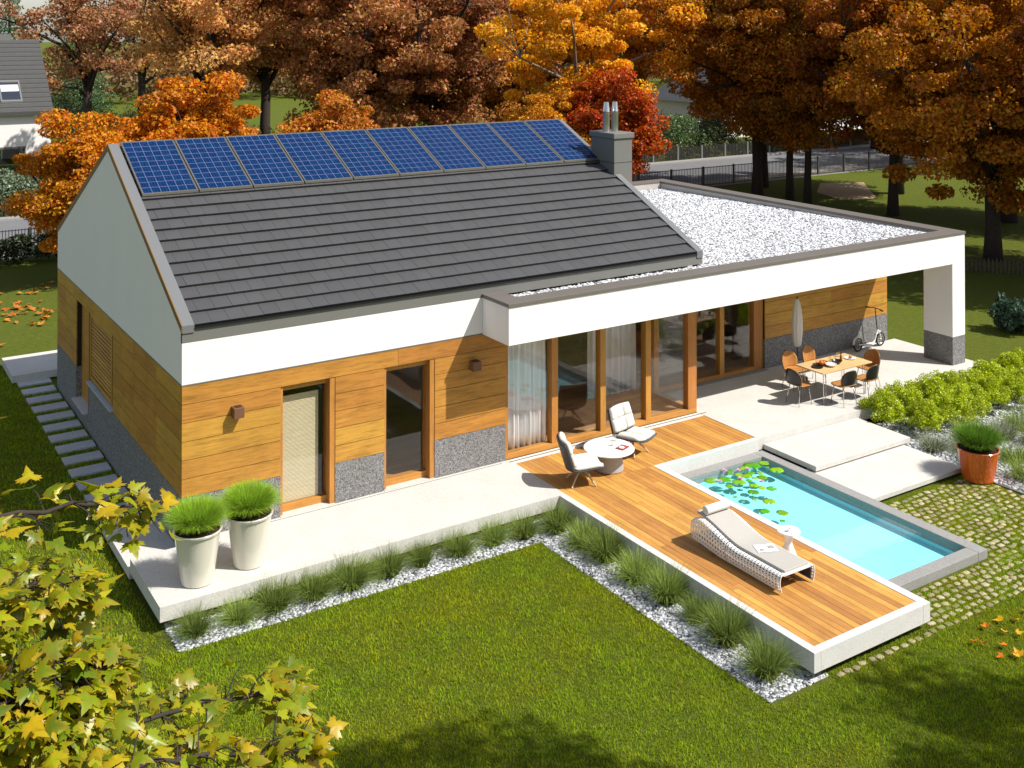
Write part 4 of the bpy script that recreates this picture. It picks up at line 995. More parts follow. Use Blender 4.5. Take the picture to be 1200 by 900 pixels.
# silvery tufts in the bed
M['silver'] = blademat('silvery_grass', (.10,.12,.05), (.42,.46,.32), .3, .03)
V, F, h, fv = blades(520, .30, .42, 1.2, .011, .6); b0 = np_mesh('bed_grass', V, F, M['silver'], None, fv, h)
V, F, h, fv = blades(560, .34, .5, 1.1, .011, .6); b1 = np_mesh('bed_grass', V, F, M['tuft'], None, fv, h)
bedp = [(14.75,-3.55,0,'silvery grass tuft beside the lower step'),(15.25,-3.95,0,'silvery grass tuft right behind the orange planter'),(15.9,-3.7,1,'green grass tuft below the front shrub row, left one'),(16.6,-3.9,0,'silvery grass tuft below the middle of the front shrub row'),(17.4,-3.75,1,'green grass tuft below the right end of the front shrub row'),(14.85,-4.45,1,'green grass tuft at the bed edge behind the orange planter'),
        (15.6,-4.8,1,'green grass tuft right of the orange planter, farther back'),(15.0,-5.5,1,'green grass tuft right of the orange planter by the cobbles'),(16.2,-5.3,0,'silvery grass tuft at the right edge near the orange planter'),(16.9,-4.6,1,'dense green grass tuft at the right edge below the shrubs'),(15.4,-6.1,1,'green grass tuft at the lower right corner of the bed'),(17.6,-4.3,0,'silvery grass tuft at the right edge under the shrub rows'),(14.7,-6.0,0,'silvery grass tuft at the cobble edge, lowest in the bed'),(18.4,-3.7,1,'green grass tuft in the far right of the bed')]
for i, (x, y, k, lab) in enumerate(bedp):
    src = (b0, b1)[k]; used = src.get('label'); o = src.copy() if used else src
    if used: COL.objects.link(o)
    o.location = (x, y, G); o.rotation_euler.z = random.random()*6.28; s = random.uniform(.9,1.2); o.scale = (s,s,s); tag(o, lab, 'grass tuft', 'grass tufts in the shrub bed')

# ------------------------------------------------------------------ trees
def tree_geo(H, Rc, base, nclump, per, leaf, trunk=.22, spread=.8, crad=.9, lean=0, top=1.0, fork=.34, shellp=.45):
    seed = rng.random(6)*6.28; cs = []; rs = []
    cz = (base+H)/2; hz = (H-base)/2
    while len(cs) < nclump:
        d = rng.normal(0,1,3); d /= np.linalg.norm(d); k = rng.random()**shellp
        ph = math.atan2(d[1], d[0]); wob = 1+.20*math.sin(2*ph+seed[0])+.16*math.sin(3*ph+seed[1]+2*d[2])+.12*math.sin(5*ph+seed[2]+4*d[2])
        wz = 1.0 if d[2] > 0 else .92
        p = np.array([d[0]*Rc*wob*k, d[1]*Rc*wob*k, cz+d[2]*hz*k*wz])
        if d[2] < 0: p[:2] *= 1-.25*abs(d[2])
        cs.append(p); s = crad*(.55+.75*rng.random()); rs.append((s, s, s*.55))
    cs = np.array(cs); V, F, fv = leaf_cloud(cs, np.array(rs), per, leaf, .35, .7)
    m = MB(); fz = base+(H-base)*fork*.5
    tp = [(0,0,-.15),(0.03,0,fz*.35),(.0,.05,fz*.7),(.05,.0,fz)]; m.tube(tp, [trunk*1.45,trunk*1.05,trunk*.95,trunk*.9], 9)
    order = np.argsort(-np.linalg.norm((cs-np.array([0,0,cz]))/np.array([Rc,Rc,hz]),axis=1)); mains = []
    for q in order:
        p = cs[q]
        if all(np.linalg.norm(p-x) > Rc*.62 for x in mains): mains.append(p)
        if len(mains) >= 9: break
    limbs = []
    for i, p in enumerate(mains):
        p = Vector(p); z0 = fz*(.72+.28*rng.random()); s = Vector((0,.03,z0)); h = (p-s); mid1 = s+h*.35+Vector((0,0,.10*h.length))-Vector((h.x,h.y,0))*.10; mid2 = s+h*.7+Vector((0,0,.07*h.length))
        mid1 += Vector(rng.normal(0,.12,3)); mid2 += Vector(rng.normal(0,.18,3)); r0 = trunk*(.42+.25*rng.random()); m.tube([s, mid1, mid2, p], [r0, r0*.66, r0*.38, r0*.12], 6); limbs.append((s,mid1,mid2,p,r0))
    for q in order[::2]:
        p = Vector(cs[q]); best = min(limbs, key=lambda L: min((L[1]-p).length, (L[2]-p).length)); a = best[1] if (best[1]-p).length < (best[2]-p).length else best[2]
        md = (a+p)/2+Vector((0,0,.08*(p-a).length))+Vector(rng.normal(0,.08,3)); r0 = best[4]*.30; m.tube([a, md, p], [r0, r0*.6, r0*.15], 4, False)
    return m, V, F, fv
def make_tree(name, label, cat, loc, geo, bark, leafm, color, group=None):
    m, V, F, fv = geo; t = thing(name, label, cat, loc, 0, group)
    m.build('trunk', bark, t, smooth=True); c = np_mesh('crown', V, F, leafm, t, fv); obj_color(c, color); return t
AUT = 'autumn trees around the garden'
g_low = tree_geo(7.4, 2.7, 1.0, 130, 420, .135, .13, crad=.72)
g_mid = tree_geo(13.5, 5.0, 3.0, 210, 330, .175, .24, crad=1.0)
g_mid2 = tree_geo(13.5, 4.6, 2.6, 190, 330, .175, .22, crad=1.0)
g_big = tree_geo(12.6, 5.2, 1.3, 330, 300, .155, .27, crad=.92, fork=.42)
g_yel = tree_geo(14.5, 5.9, 3.4, 125, 400, .165, .24, crad=.84, shellp=.65)
g_far = tree_geo(16.5, 6.0, 3.4, 140, 340, .215, .36, crad=1.1, shellp=.65)
g_far2 = tree_geo(16.5, 6.4, 1.0, 260, 290, .225, .32, crad=1.2)
g_thin = tree_geo(15.5, 6.0, 3.0, 110, 130, .22, .30, crad=1.1, shellp=.7)
RED = (.50,.095,.012); YELLOW = (.86,.42,.025); TAN = (.68,.36,.115); BROWN = (.36,.145,.05); DKOR = (.46,.175,.014); PURP = (.46,.225,.10)
T0 = {}
def place(key, geo, bark, name, label, loc, color, sc=1.0, rz=None, leafm=None, sz=None):
    rz = random.random()*6.28 if rz is None else rz
    if key not in T0:
        t = make_tree(name, label, 'tree', loc, geo, bark, leafm or M['leaf'], color, AUT); t.rotation_euler.z = rz; T0[key] = t
    else:
        t = dup(T0[key], loc, rz, label)
        for ch in t.children:
            if ch.name.startswith('crown'): obj_color(ch, color)
    t.scale = (sc, sc, sz or sc); return t
place('low', g_low, M['bark'], 'maple_tree', 'low bright orange maple at the left, behind the gable wall corner', (3.1,22.2,G), (.64,.245,.014), .84, .4)
place('low', g_low, M['bark'], 'maple_tree', 'rounded orange maple rising just behind the first solar panels', (6.9,23.4,G), (.64,.22,.012), 1.0, 2.2)
place('low', g_low, M['bark'], 'maple_tree', 'small brownish orange maple peeking over the middle of the roof ridge', (12.2,21.8,G), (.58,.22,.03), .88, 4.4)
place('low', g_low, M['bark'], 'maple_tree', 'dense red maple directly behind the chimney', (26.4,22.6,G), RED, .98, 1.3)
place('low', g_low, M['bark'], 'maple_tree', 'low golden orange maple left of the chimney, under the tall yellow tree', (23.4,23.8,G), (.70,.31,.022), .84, 3.3)
place('yel', g_yel, M['bark_pale'], 'maple_tree', 'tall golden yellow maple with pale limbs above the chimney', (27.6,26.0,G), YELLOW, 1.0, .9)
place('far', g_far, M['bark'], 'oak_tree', 'tan orange oak with dark spreading limbs behind the solar panels', (14.8,47.0,G), TAN, 1.0, 2.0)
place('far2', g_far2, M['bark'], 'beech_tree', 'tall dark reddish brown tree behind the middle of the roof', (23.2,44.2,G), (.50,.225,.075), 1.0, .5)
place('far2', g_far2, M['bark'], 'beech_tree', 'dark brown tree just left of the tall golden yellow maple', (28.4,43.6,G), BROWN, .96, 2.9)
place('far', g_far, M['bark'], 'oak_tree', 'tan tree in the gap behind the spreading oak', (22.6,58.2,G), (.58,.29,.09), 1.0, 4.4)
place('thin', g_thin, M['bark'], 'oak_tree', 'sparse purplish brown tree with the sky showing through, at the top left', (11.7,64.5,G), PURP, 1.05, 1.0)
place('thin', g_thin, M['bark'], 'oak_tree', 'thin leaved brown tree right of the sparse purplish tree', (18.6,77,G), (.36,.19,.08), 1.1, 3.0)
place('far2', g_far2, M['bark'], 'beech_tree', 'rusty brown tree glimpsed through the golden maple', (36.6,47.0,G), (.48,.20,.04), .95, 5.1)
place('far', g_far, M['bark'], 'oak_tree', 'tall orange tan tree at the top, right of the golden maple', (46.5,44.8,G), (.62,.26,.05), 1.0, .2)
place('mid', g_mid, M['bark'], 'lime_tree', 'dark orange tree with a thick straight trunk beyond the gravel roof', (36.9,23.4,G), DKOR, 1.0, 1.0)
place('mid2', g_mid2, M['bark'], 'lime_tree', 'dark brown orange tree, left one of the close pair of thin trunks', (37.75,21.9,G), (.36,.155,.018), .82, 2.2, sz=.95)
place('mid2', g_mid2, M['bark'], 'lime_tree', 'dark brown orange tree, right one of the close pair of thin trunks', (37.5,20.5,G), DKOR, .78, 4.0, sz=.95)
place('mid', g_mid, M['bark'], 'lime_tree', 'dark rusty tree between the pair of trunks and the big tree at the right', (38.4,16.0,G), (.36,.12,.014), .88, 4.3, sz=.9)
place('big', g_big, M['bark'], 'maple_tree', 'large dark orange tree hanging low over the roof corner at the right', (33.2,7.3,G), (.48,.185,.013), 1.0, .6)
place('big', g_big, M['bark'], 'maple_tree', 'rusty tree behind the large low hanging tree at the right edge', (41.5,12.0,G), (.50,.17,.016), 1.08, 2.7)
place('mid', g_mid, M['bark'], 'lime_tree', 'reddish orange tree behind the close pair of trunks', (44.5,20.5,G), (.46,.15,.018), 1.1, 5.2)
place('mid2', g_mid2, M['bark'], 'lime_tree', 'orange tree near the road fence, left of the thick trunk', (40.2,26.2,G), (.50,.20,.03), 1.0, .3)
place('far', g_far, M['bark'], 'oak_tree', 'bright orange treetop beyond the road at the upper right', (57.0,42.6,G), (.64,.26,.05), 1.0, 3.7)
place('far2', g_far2, M['bark'], 'beech_tree', 'rust brown treetop beyond the road, farther right', (62,36,G), (.48,.18,.04), 1.0, 1.9)
place('thin', g_thin, M['bark'], 'oak_tree', 'thin orange treetop with sky gaps at the top right corner', (60,24,G), (.52,.20,.04), 1.1, 4.9)
# trees outside the frame whose shade falls into it
for i, (x, y, s) in enumerate(((34.5,-.8,1.05),(47.5,3.8,1.0))):
    place('big', g_big, M['bark'], 'maple_tree', 'dark orange tree beyond the right edge shading the lawn, %s' % ('nearest the column','farther back')[i], (x,y,G), (.235,.075,.012), s, i*1.3)
place('mid2', g_mid2, M['bark'], 'lime_tree', 'tall tree beyond the lower right edge that throws its shade on the front lawn', (6.5,-16.3,G), DKOR, .58, .4, sz=1.12)
place('mid2', g_mid2, M['bark'], 'lime_tree', 'tall tree far beyond the lower right corner that shades the lawn there', (15.0,-20.2,G), DKOR, .80, 1.4, sz=1.1)
# conifers
def conifer_geo(H, Rc):
    cs = []; rs = []
    for k in range(26):
        f = k/26; z = 1+f*(H-1); r = Rc*(1-f)**.8; n = max(3, int(11*(1-f)))
        for i in range(n): a = 6.283*i/n+rng.random(); q = r*(.75+.3*rng.random()); cs.append((q*.6*math.cos(a), q*.6*math.sin(a), z-.25*q*.3)); rs.append((q*.45+.1, q*.45+.1, .28))
    V, F, fv = leaf_cloud(np.array(cs), np.array(rs), 75, .26, .2, .35); m = MB(); m.tube([(0,0,-.2),(0,0,H*.6),(0,0,H)], [.25,.14,.03], 8); return m, V, F, fv
gc = conifer_geo(15, 3.6); t = make_tree('pine_tree', 'green pine at the far top left above the neighbouring roof', 'tree', (11.2,98,G), gc, M['bark'], M['leaf_green'], (.075,.15,.055), 'far pines'); PINE = t
dup(t, (17.5,96,G), 2.0, 'dark green pine behind the sparse purplish tree'); dup(t, (6.5,104,G), 4.0, 'green pine half outside the left edge of the picture')
# bushes
def bush_geo(Rc, H, n, per, leaf):
    c = []; r = []
    for k in range(n): d = rng.normal(0,1,3); d /= np.linalg.norm(d); q = rng.random()**.4; c.append((d[0]*Rc*q, d[1]*Rc*q, H*.45+d[2]*H*.45*q)); r.append((Rc*.26,)*3)
    return leaf_cloud(np.array(c), np.array(r), per, leaf, .3, .6)
def bush(label, loc, Rc, H, color, n=60, per=120, leaf=.14):
    V, F, fv = bush_geo(Rc, H, n, per, leaf); o = np_mesh('bush', V, F, M['bushleaf'], None, fv, loc=loc); obj_color(o, color); return tag(o, label, 'bush')
bush('grey green bush beyond the road fence, right of the red maple', (47.8,42.5,G), 2.3, 3.2, (.13,.20,.075))
bush('olive green bush across the road, partly hiding the low dark roofed house', (52.5,43.5,G), 2.4, 2.9, (.11,.14,.05))
bush('olive bush between the neighbouring house and the oak trunk', (13.0,62,G), 2.6, 3.6, (.14,.15,.04))
bush('dark olive bush at the foot of the tan oak', (19.0,58,G), 3.0, 3.0, (.10,.11,.035))
bush('pale grey green bush in front of the neighbouring terrace', (3.4,42.0,G), 1.5, 1.9, (.16,.21,.12))
bush('blue green bush at the right edge behind the golden shrubs', (24.6,.9,G), .68, 1.15, (.05,.10,.055), 50, 110, .09)
bush('olive undergrowth bush behind the solar panels under the tan oak', (20.5,50.5,G), 3.2, 2.6, (.13,.12,.04))
bush('brownish olive bush behind the middle of the roof ridge', (26.5,47.0,G), 3.4, 2.8, (.13,.105,.04))
bush('dark bush below the pines at the left', (13.5,80,G), 3.5, 3.0, (.05,.07,.03))
# hedge inside the road fence at the left
c = []; r = []
for k in range(340): c.append((-12+24*rng.random(), 26.9+rng.normal(0,.26), G+.1+.85*rng.random()**.6)); r.append((.35,.3,.25))
V, F, fv = leaf_cloud(np.array(c), np.array(r), 85, .12, .3, .6); tag(np_mesh('hedge', V, F, M['hedgeleaf'], None, fv), 'dark clipped hedge in front of the road fence at the left', 'hedge')
c = []; r = []
for k in range(420): c.append((-12+80*rng.random(), 39.0+rng.normal(0,.3), G+.1+.9*rng.random())); r.append((.45,.35,.3))
V, F, fv = leaf_cloud(np.array(c), np.array(r), 60, .17, .3, .6); o = tag(np_mesh('hedge', V, F, M['bushleaf'], None, fv), 'long green hedge behind the slatted fence across the road', 'hedge'); obj_color(o, (.085,.10,.03))
# far wood closing the view
c = []; r = []
for k in range(900): x = -110+330*rng.random(); c.append((x, 118+25*rng.random()-.10*x, G+1+4.0*rng.random()**1.1)); r.append((2.6,2.6,1.8))
V, F, fv = leaf_cloud(np.array(c), np.array(r), 60, .75, .3, .7); o = stuff(np_mesh('far_wood', V, F, M['leaf'], None, fv), 'far brown and green wood closing the view', 'wood'); obj_color(o, (.26,.16,.07))

# ------------------------------------------------------------------ fallen leaves
MAPLE = [(0,0),(.10,-.05),(.24,-.13),(.25,-.03),(.42,-.02),(.36,.08),(.58,.22),(.47,.27),(.56,.42),(.40,.38),(.30,.34),(.22,.40),(.24,.58),(.15,.62),(.10,.78),(0,1.0)]
OUT = MAPLE + [(-x, y) for x, y in MAPLE[-2:0:-1]]
def maple_verts(s, fold=.25, curl=.2):
    v = [(0,.35*s,.02*s)]
    for x, y in OUT: v.append((x*s, y*s, -fold*abs(x)*s-curl*(y-.35)**2*s))
    return v, [(0, i+1, (i+1) % len(OUT)+1) for i in range(len(OUT))]
M['fallen'] = leafmat('fallen_leaf_colour', .3, .04, .8, 1.25)
v, f = maple_verts(.135, -.4, -.3); L0 = MB().add(v, f).build('fallen_leaf', M['fallen'], solid=.002)
a = L0.data.attributes.new('var','FLOAT','FACE'); a.data.foreach_set('value', np.full(len(f), .5, np.float32))
FL = [(8.93,-8.47),(9.0,-8.60),(9.5,-8.57),(9.63,-8.69),(9.96,-8.48),(9.2,-8.8),(8.94,-8.92),(9.1,-8.98),(9.12,-9.06),(9.78,-8.36),(9.75,-8.95),(10.1,-8.75),(9.4,-8.35),(10.3,-8.4)]
for i, (x, y) in enumerate(FL):
    o = L0 if i == 0 else L0.copy()
    if i: COL.objects.link(o)
    o.location = (x, y, G+.06); o.rotation_euler = (random.uniform(-.4,.4), random.uniform(-.4,.4), random.random()*6.28); c = random.random(); obj_color(o, (.70,.17+.26*c*c,.012)); s = random.uniform(.8,1.15); o.scale = (s,s,s)
    tag(o, 'single orange maple leaf lying apart near the cobble edge' if i < 2 else 'orange fallen maple leaf in the scatter on the lawn at the lower right', 'fallen leaf', 'fallen maple leaves on the right lawn')
Vs = []; Fs = []; va = []
for k in range(100):
    x, y = (rng.normal(.6,.9), rng.normal(19.3,1.1)) if k < 75 else (-4+8*rng.random(), 12+13*rng.random()); v, f = maple_verts(.16+.08*rng.random(), -.3, -.2); mt = Matrix.Translation((x,y,G+.05)) @ Matrix.Rotation(rng.random()*6.28,4,'Z') @ Matrix.Rotation(rng.normal(0,.4),4,'X')
    o_ = len(Vs); Vs += [tuple(mt @ Vector(q)) for q in v]; Fs += [tuple(i+o_ for i in t_) for t_ in f]; va += [rng.random()]*len(f)
o = stuff(np_mesh('leaf_litter', np.array(Vs), np.array(Fs), M['fallen'], None, np.array(va)), 'orange leaves scattered on the lit lawn behind the house at the left', 'fallen leaves'); obj_color(o, (.50,.19,.03))

# ------------------------------------------------------------------ foreground maple branches
fm = thing('maple_tree', 'yellow green maple whose big leaved branches fill the lower left corner', 'tree', (-6.9,-13.4,G))
base = Vector((-6.9,-13.4,G)); wood_ = MB(); Vs = []; Fs = []; va = []; hg_ = []
trunk = [Vector((0,0,-.1)),Vector((.05,.05,2.2)),Vector((0,.1,4.2)),Vector((.1,.1,6.4)),Vector((.0,.2,8.6))]; wood_.tube(trunk, [.20,.16,.13,.10,.05], 10)
def W_(x, y, z): return Vector((x,y,z))-base
BR = [  # main branch: start on the trunk, then points (world)
 [(-6.85,-13.3,5.4),(-5.6,-12.9,6.05),(-4.6,-12.5,6.15),(-3.95,-12.15,5.95),(-3.62,-11.9,5.74)],
 [(-6.85,-13.3,5.0),(-5.6,-13.1,5.75),(-4.7,-12.8,5.85),(-4.3,-12.6,5.8),(-4.1,-12.5,5.7)],
 [(-6.85,-13.3,4.5),(-5.6,-13.1,5.25),(-4.6,-12.9,5.45),(-4.25,-12.8,5.45),(-4.0,-12.7,5.38)],
 [(-6.85,-13.3,3.9),(-5.5,-13.0,4.85),(-4.6,-12.8,5.15),(-3.8,-12.6,5.02),(-3.2,-12.4,4.84),(-2.86,-12.3,4.68)],
 [(-6.85,-13.3,3.7),(-5.5,-13.3,4.7),(-4.5,-13.0,5.0),(-3.8,-12.9,4.98),(-3.35,-12.9,4.85),(-3.05,-12.85,4.74)],
 [(-6.85,-13.3,4.2),(-5.6,-13.3,5.1),(-4.8,-13.0,5.35),(-4.4,-12.9,5.38),(-4.15,-12.9,5.26)],
 [(-6.85,-13.3,4.8),(-5.8,-12.6,5.6),(-5.0,-12.1,5.9),(-4.5,-11.9,5.85)],
 [(-6.85,-13.3,6.0),(-5.7,-12.6,6.4),(-4.9,-12.2,6.40),(-4.5,-12.1,6.28)],
 [(-6.85,-13.3,3.4),(-5.4,-12.9,4.5),(-4.5,-12.5,4.75),(-4.0,-12.3,4.7)],
 [(-6.85,-13.3,4.9),(-5.7,-13.2,5.6),(-5.0,-12.9,5.75),(-4.62,-12.75,5.7)],
 [(-6.85,-13.3,3.6),(-5.6,-13.2,4.7),(-4.9,-13.1,5.1),(-4.45,-13.0,5.15)],
 [(-6.85,-13.3,3.6),(-5.4,-13.5,4.6),(-4.6,-13.3,4.95),(-4.15,-13.2,4.98)],
]
def leaf_at(p, d, s):
    v, f = maple_verts(s, rng.normal(.22,.22), rng.normal(.25,.30)); hg_.extend([0.0]+[1.0]*(len(v)-1)); d = d.normalized(); up = Vector(rng.normal(0,.42,3))+Vector((.25,-.25,1.0)); x = d.cross(up).normalized(); z = x.cross(d).normalized()
    mt = Matrix((x, d, z)).transposed(); o_ = len(Vs); Vs.extend(tuple(p+mt @ Vector(q)) for q in v); Fs.extend(tuple(i+o_ for i in t_) for t_ in f); va.extend([rng.random()]*len(f))
for br, dens in zip(BR, (24,70,105,46,50,110,84,24,80,80,80,80)):
    pts = [W_(*p) for p in br]; fine = []
    for a, b in zip(pts[:-1], pts[1:]):
        for k in range(5): fine.append(a.lerp(b, k/5)+Vector(rng.normal(0,.012,3)))
    fine.append(pts[-1]); n = len(fine); wood_.tube(fine, [.019*(1-i/n)**.9+.0035 for i in range(n)], 6)
    for k in range(dens):
        i = int(n*(.36+.64*rng.random()**.8)); i = min(i, n-2); p = fine[i]; ax = (fine[i+1]-fine[i]).normalized(); side = Vector(rng.normal(0,1,3)); side.z = side.z*.5-.05; side = (side-ax*side.dot(ax)).normalized()
        L = (.10+.22*rng.random())*(1.15-.55*i/n); d = (ax*(.3+.5*rng.random())+side).normalized(); e = p+d*L+Vector((0,0,-.06*L)); mid = p.lerp(e,.5)+Vector((0,0,.025)); wood_.tube([p,mid,e], [.0055,.004,.002], 4, False)
        nl = rng.integers(3,6)
        for q in range(nl):
            f_ = 1-.75*q/nl; s0 = p.lerp(e, f_)+Vector((0,0,.02)); dd = (d*(.9 if q == 0 else .35)+Vector(rng.normal(0,.75,3))); dd.z = dd.z*.35-.22; st_ = s0+dd.normalized()*.05; wood_.tube([s0,st_], [.0018,.0012], 3, False); leaf_at(st_, dd, .055+.075*rng.random())
    leaf_at(fine[-1], (fine[-1]-fine[-2])+Vector((0,0,-.02)), .13)
wood_.build('trunk', M['bark'], fm, smooth=True)
o = np_mesh('crown', np.array(Vs), np.array(Fs), M['mapleleaf'], fm, np.array(va), np.array(hg_)); obj_color(o, (.36,.345,.010))

# ------------------------------------------------------------------ fences and neighbouring houses
def bar_fence(name, label, x0, x1, y, zb, h, step, post, mats, barw=.018):
    t = thing(name, label, 'fence', (x0,y,zb)); m = MB(); L = x1-x0
    for z in (.10, h-.06): m.box(0, L, -.015, .015, z, z+.035)
    k = 0.0
    while k < L: m.box(k-barw/2, k+barw/2, -.009, .009, .05, h); k += step
    m.build('bar_panel', mats[0], t)
    n = int(L/post)+1
    for i in range(n):
        p = MB(); p.box(i*post-.05, i*post+.05, -.045, .045, -.1, h+.04); p.build('post', mats[1], t)
    p = MB(); p.box(0, L, -.09, .09, -.25, .045); p.build('base_kerb', M['concrete_grey'], t); return t
bar_fence('metal_fence', 'dark metal bar fence between the garden and the road', -12, 62, 28.05, G, 1.12, .115, 2.35, (M['husk'], M['husk']), .03)
t = thing('slat_fence', 'dark slatted fence with posts on the far side of the road', 'fence', (-12,37.95,G)); m = MB()
for i in range(0, 620):
    if i % 16: m.box(i*.135-.035, i*.135+.035, -.012, .012, .1, .95)
m.build('slat_panel', plain('weathered_slats', (.04,.038,.034), .9, .1, var=.25), t)
for i in range(0, 40):
    p = MB(); p.box(i*2.16-.06, i*2.16+.06, -.06, .06, -.1, 1.0); p.build('post', M['trim'], t)
t = thing('picket_fence', 'small dark picket fence on the lawn behind the column at the right', 'fence', (29.8,7.4,G), R(-48)); m = MB()
for i in range(46): m.box(i*.14-.03, i*.14+.03, -.012, .012, .02, .50+.03*(i % 2))
m.build('pickets', plain('old_picket_wood', (.09,.07,.055), .9, .1), t); m = MB(); m.box(-.05, 6.4, .014, .04, .14, .19); m.box(-.05, 6.4, .014, .04, .36, .41); m.build('rail', plain('old_rail_wood', (.08,.06,.05), .9, .1), t)

h = thing('neighbour_house', 'white neighbouring house with grey tiled roof and roof windows, cut by the left edge', 'house', (0,54.5,G)); E_ = 3.75; X0, X1 = -11.0, 7.45
m = MB(); m.box(X0, -3.2, 0, .35, 0, E_); m.box(-3.2, 6.0, 0, .35, 1.75, E_); m.box(6.0, X1, 0, .35, 0, E_); m.box(X1-.35, X1, .352, 10, 0, E_); m.box(X0, X0+.35, .352, 10, 0, E_); m.box(X0+.35, -3.2, 9.6, 10, 0, E_); m.box(-3.2, 6.0, 9.6, 10, 2.6, E_); m.box(6.0, X1-.35, 9.6, 10, 0, E_)
m.prism([(X1-.35,.0,E_+.002),(X1-.35,10,E_+.002),(X1-.35,5,E_+4.2)], (.34,0,0)); m.box(3.6, 4.2, 4, 4.25, 0, 2.5); m.build('wall', M['white'], h)
m = MB(); rs = 4.75/5.3
m.prism([(X0-.1,-.35,E_-.10),(X0-.1,5,E_+4.31),(X0-.1,5,E_+4.49),(X0-.1,-.42,E_+.08)], (X1-X0+.2,0,0)); m.prism([(X0-.1,10.35,E_-.10),(X0-.1,10.42,E_+.08),(X0-.1,5,E_+4.49),(X0-.1,5,E_+4.31)], (X1-X0+.2,0,0)); rr = m.build('roof', M['trim'], h)
m = MB()
for i in range(16):
    ya = -.42+5.42*i/16; yb = ya+5.42/16+.03; za = E_+.08+4.41*i/16; zb_ = za+4.41/16+.0
    m.add([(X0-.1,ya,za+.07),(X1+.1,ya,za+.07),(X1+.1,yb,zb_+.015),(X0-.1,yb,zb_+.015),(X0-.1,ya,za),(X1+.1,ya,za)], [(0,1,2,3),(4,5,1,0)])
m.build('roof_tiles', plain('neighbour_roof_tiles', (.066,.065,.063), .7, .3, var=.2, nscale=4), rr)
for x in (1.55, 3.05, 4.50) if False else (3.75, 5.25):
    m = MB(); sl_ = 4.41/5.42; yq0, yq1 = .25, 1.75; f_ = lambda y, h_: E_+.08+(y+.42)*sl_+h_
    for a, c, b, e in ((x-.62,x+.62,yq0,yq0+.1),(x-.62,x+.62,yq1-.1,yq1),(x-.62,x-.52,yq0+.1,yq1-.1),(x+.52,x+.62,yq0+.1,yq1-.1)): m.prism([(a,b,f_(b,.05)),(c,b,f_(b,.05)),(c,e,f_(e,.05)),(a,e,f_(e,.05))], (0,0,.10))
    w = m.build('roof_window', M['trim_light'], h); m = MB(); m.prism([(x-.52,yq0+.1,f_(yq0+.1,.06)),(x+.52,yq0+.1,f_(yq0+.1,.06)),(x+.52,yq1-.1,f_(yq1-.1,.06)),(x-.52,yq1-.1,f_(yq1-.1,.06))], (0,0,.03)); m.build('pane', M['glass_far'], w); m = MB(); m.prism([(x-.5,1.0,f_(1.0,.10)),(x+.5,1.0,f_(1.0,.10)),(x+.5,1.45,f_(1.45,.10)),(x-.5,1.45,f_(1.45,.10))], (0,0,.02)); m.build('blind', M['white'], w)
m = MB(); m.box(5.0, 5.9, 5.2, 5.9, E_+3.9, E_+4.85); m.build('chimney', M['trim'], h)
m = MB(); m.box(-3.2, 6.0, -.10, .40, 1.62, 1.748); m.box(2.35, 2.55, .0, .2, 0, 1.62); m.box(5.9, 6.0, .02, .4, 0, 1.62); m.build('porch_frame', M['capbrown'], h)
m = MB(); m.box(-3.2, 6.0, -.06, -.02, .1, .72); m.build('balustrade', M['glass_far'], h); m = MB(); m.box(-3.1, 5.9, .4, 9.5, .0, .06); m.build('porch_floor', M['pave'], h)
h = thing('neighbour_house', 'low house with dark hipped roof across the road, half hidden behind the right trees', 'house', (67,53,G))
m = MB(); m.box(-9, 9, -5, 5, 0, 2.9); m.build('wall', M['white'], h); m = MB(); m.add([(-9.6,-5.6,2.8),(9.6,-5.6,2.8),(9.6,5.6,2.8),(-9.6,5.6,2.8),(-4.5,0,6.2),(4.5,0,6.2)], [(3,2,1,0),(0,1,5,4),(1,2,5),(2,3,4,5),(3,0,4)]); m.build('roof', M['tile'], h)
for x in (-6,-2,2,6):
    m = MB(); m.box(x-.8,x+.8,-5.04,-4.99,.9,2.3); w = m.build('window', M['trim'], h); m = MB(); m.box(x-.7,x+.7,-5.06,-5.041,1.0,2.2); m.build('pane', M['glass_far'], w)

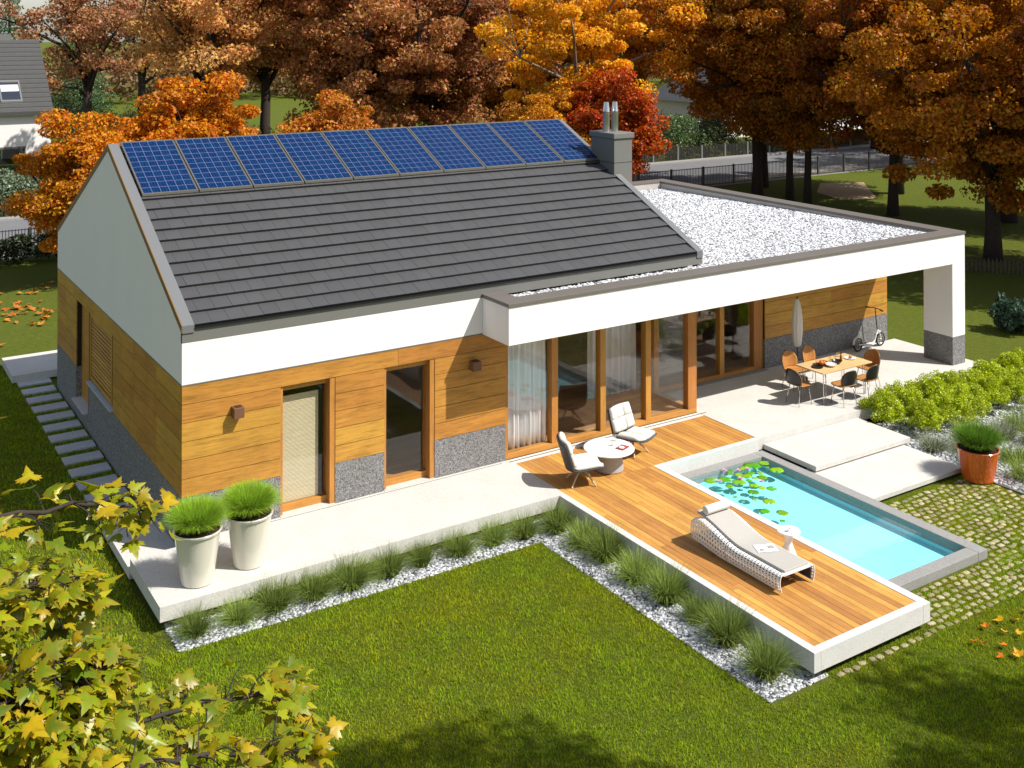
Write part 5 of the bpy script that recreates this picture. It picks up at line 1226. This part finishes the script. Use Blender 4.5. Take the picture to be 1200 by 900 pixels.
# ------------------------------------------------------------------ light, sky, camera
SUN = Vector((.81,-.95,1.50)).normalized()
ld = bpy.data.lights.new('sun', 'SUN'); ld.energy = 5.0; ld.angle = R(.5); ld.color = (1.0,.955,.885)
lo = bpy.data.objects.new('sun', ld); COL.objects.link(lo); lo.rotation_euler = SUN.to_track_quat('Z','Y').to_euler()
wd = bpy.data.worlds.new('World'); S.world = wd; wd.use_nodes = True; nt = wd.node_tree; nt.nodes.clear()
sky = nt.nodes.new('ShaderNodeTexSky'); sky.sky_type = 'NISHITA'; sky.sun_disc = False; sky.sun_elevation = math.asin(SUN.z); sky.sun_rotation = math.atan2(SUN.x, SUN.y); sky.air_density = 1.0; sky.dust_density = 1.0; sky.ozone_density = 1.0
bg = nt.nodes.new('ShaderNodeBackground'); bg.inputs['Strength'].default_value = .112; ow = nt.nodes.new('ShaderNodeOutputWorld'); hs = nt.nodes.new('ShaderNodeHueSaturation'); hs.inputs['Saturation'].default_value = .65; nt.links.new(sky.outputs[0], hs.inputs['Color']); nt.links.new(hs.outputs[0], bg.inputs[0]); nt.links.new(bg.outputs[0], ow.inputs[0])
cd = bpy.data.cameras.new('camera'); cam = bpy.data.objects.new('camera', cd); COL.objects.link(cam); S.camera = cam
cam.location = (-5.2101,-18.189,8.4259)
pt, rl, yw = R(.6649), R(-.0777), R(-32.7064)
cam.rotation_euler = (Matrix.Rotation(yw,3,'Z') @ Matrix.Rotation(math.pi/2+pt,3,'X') @ Matrix.Rotation(-rl*0,3,'Z')).to_euler()
cd.sensor_width = 36; cd.lens = 36*1281.33/1200; cd.shift_x = (600-599.53)/1200; cd.shift_y = -(450-21.31)/1200; cd.clip_end = 3000; cd.clip_start = .1
S.view_settings.view_transform = 'Standard'; S.view_settings.look = 'None'; S.view_settings.exposure = .43; S.view_settings.gamma = 1; S.view_settings.use_curve_mapping = False
S.cycles.max_bounces = 6; S.cycles.diffuse_bounces = 3; S.cycles.glossy_bounces = 3; S.cycles.transmission_bounces = 3; S.cycles.transparent_max_bounces = 10; S.cycles.caustics_reflective = False; S.cycles.caustics_refractive = False
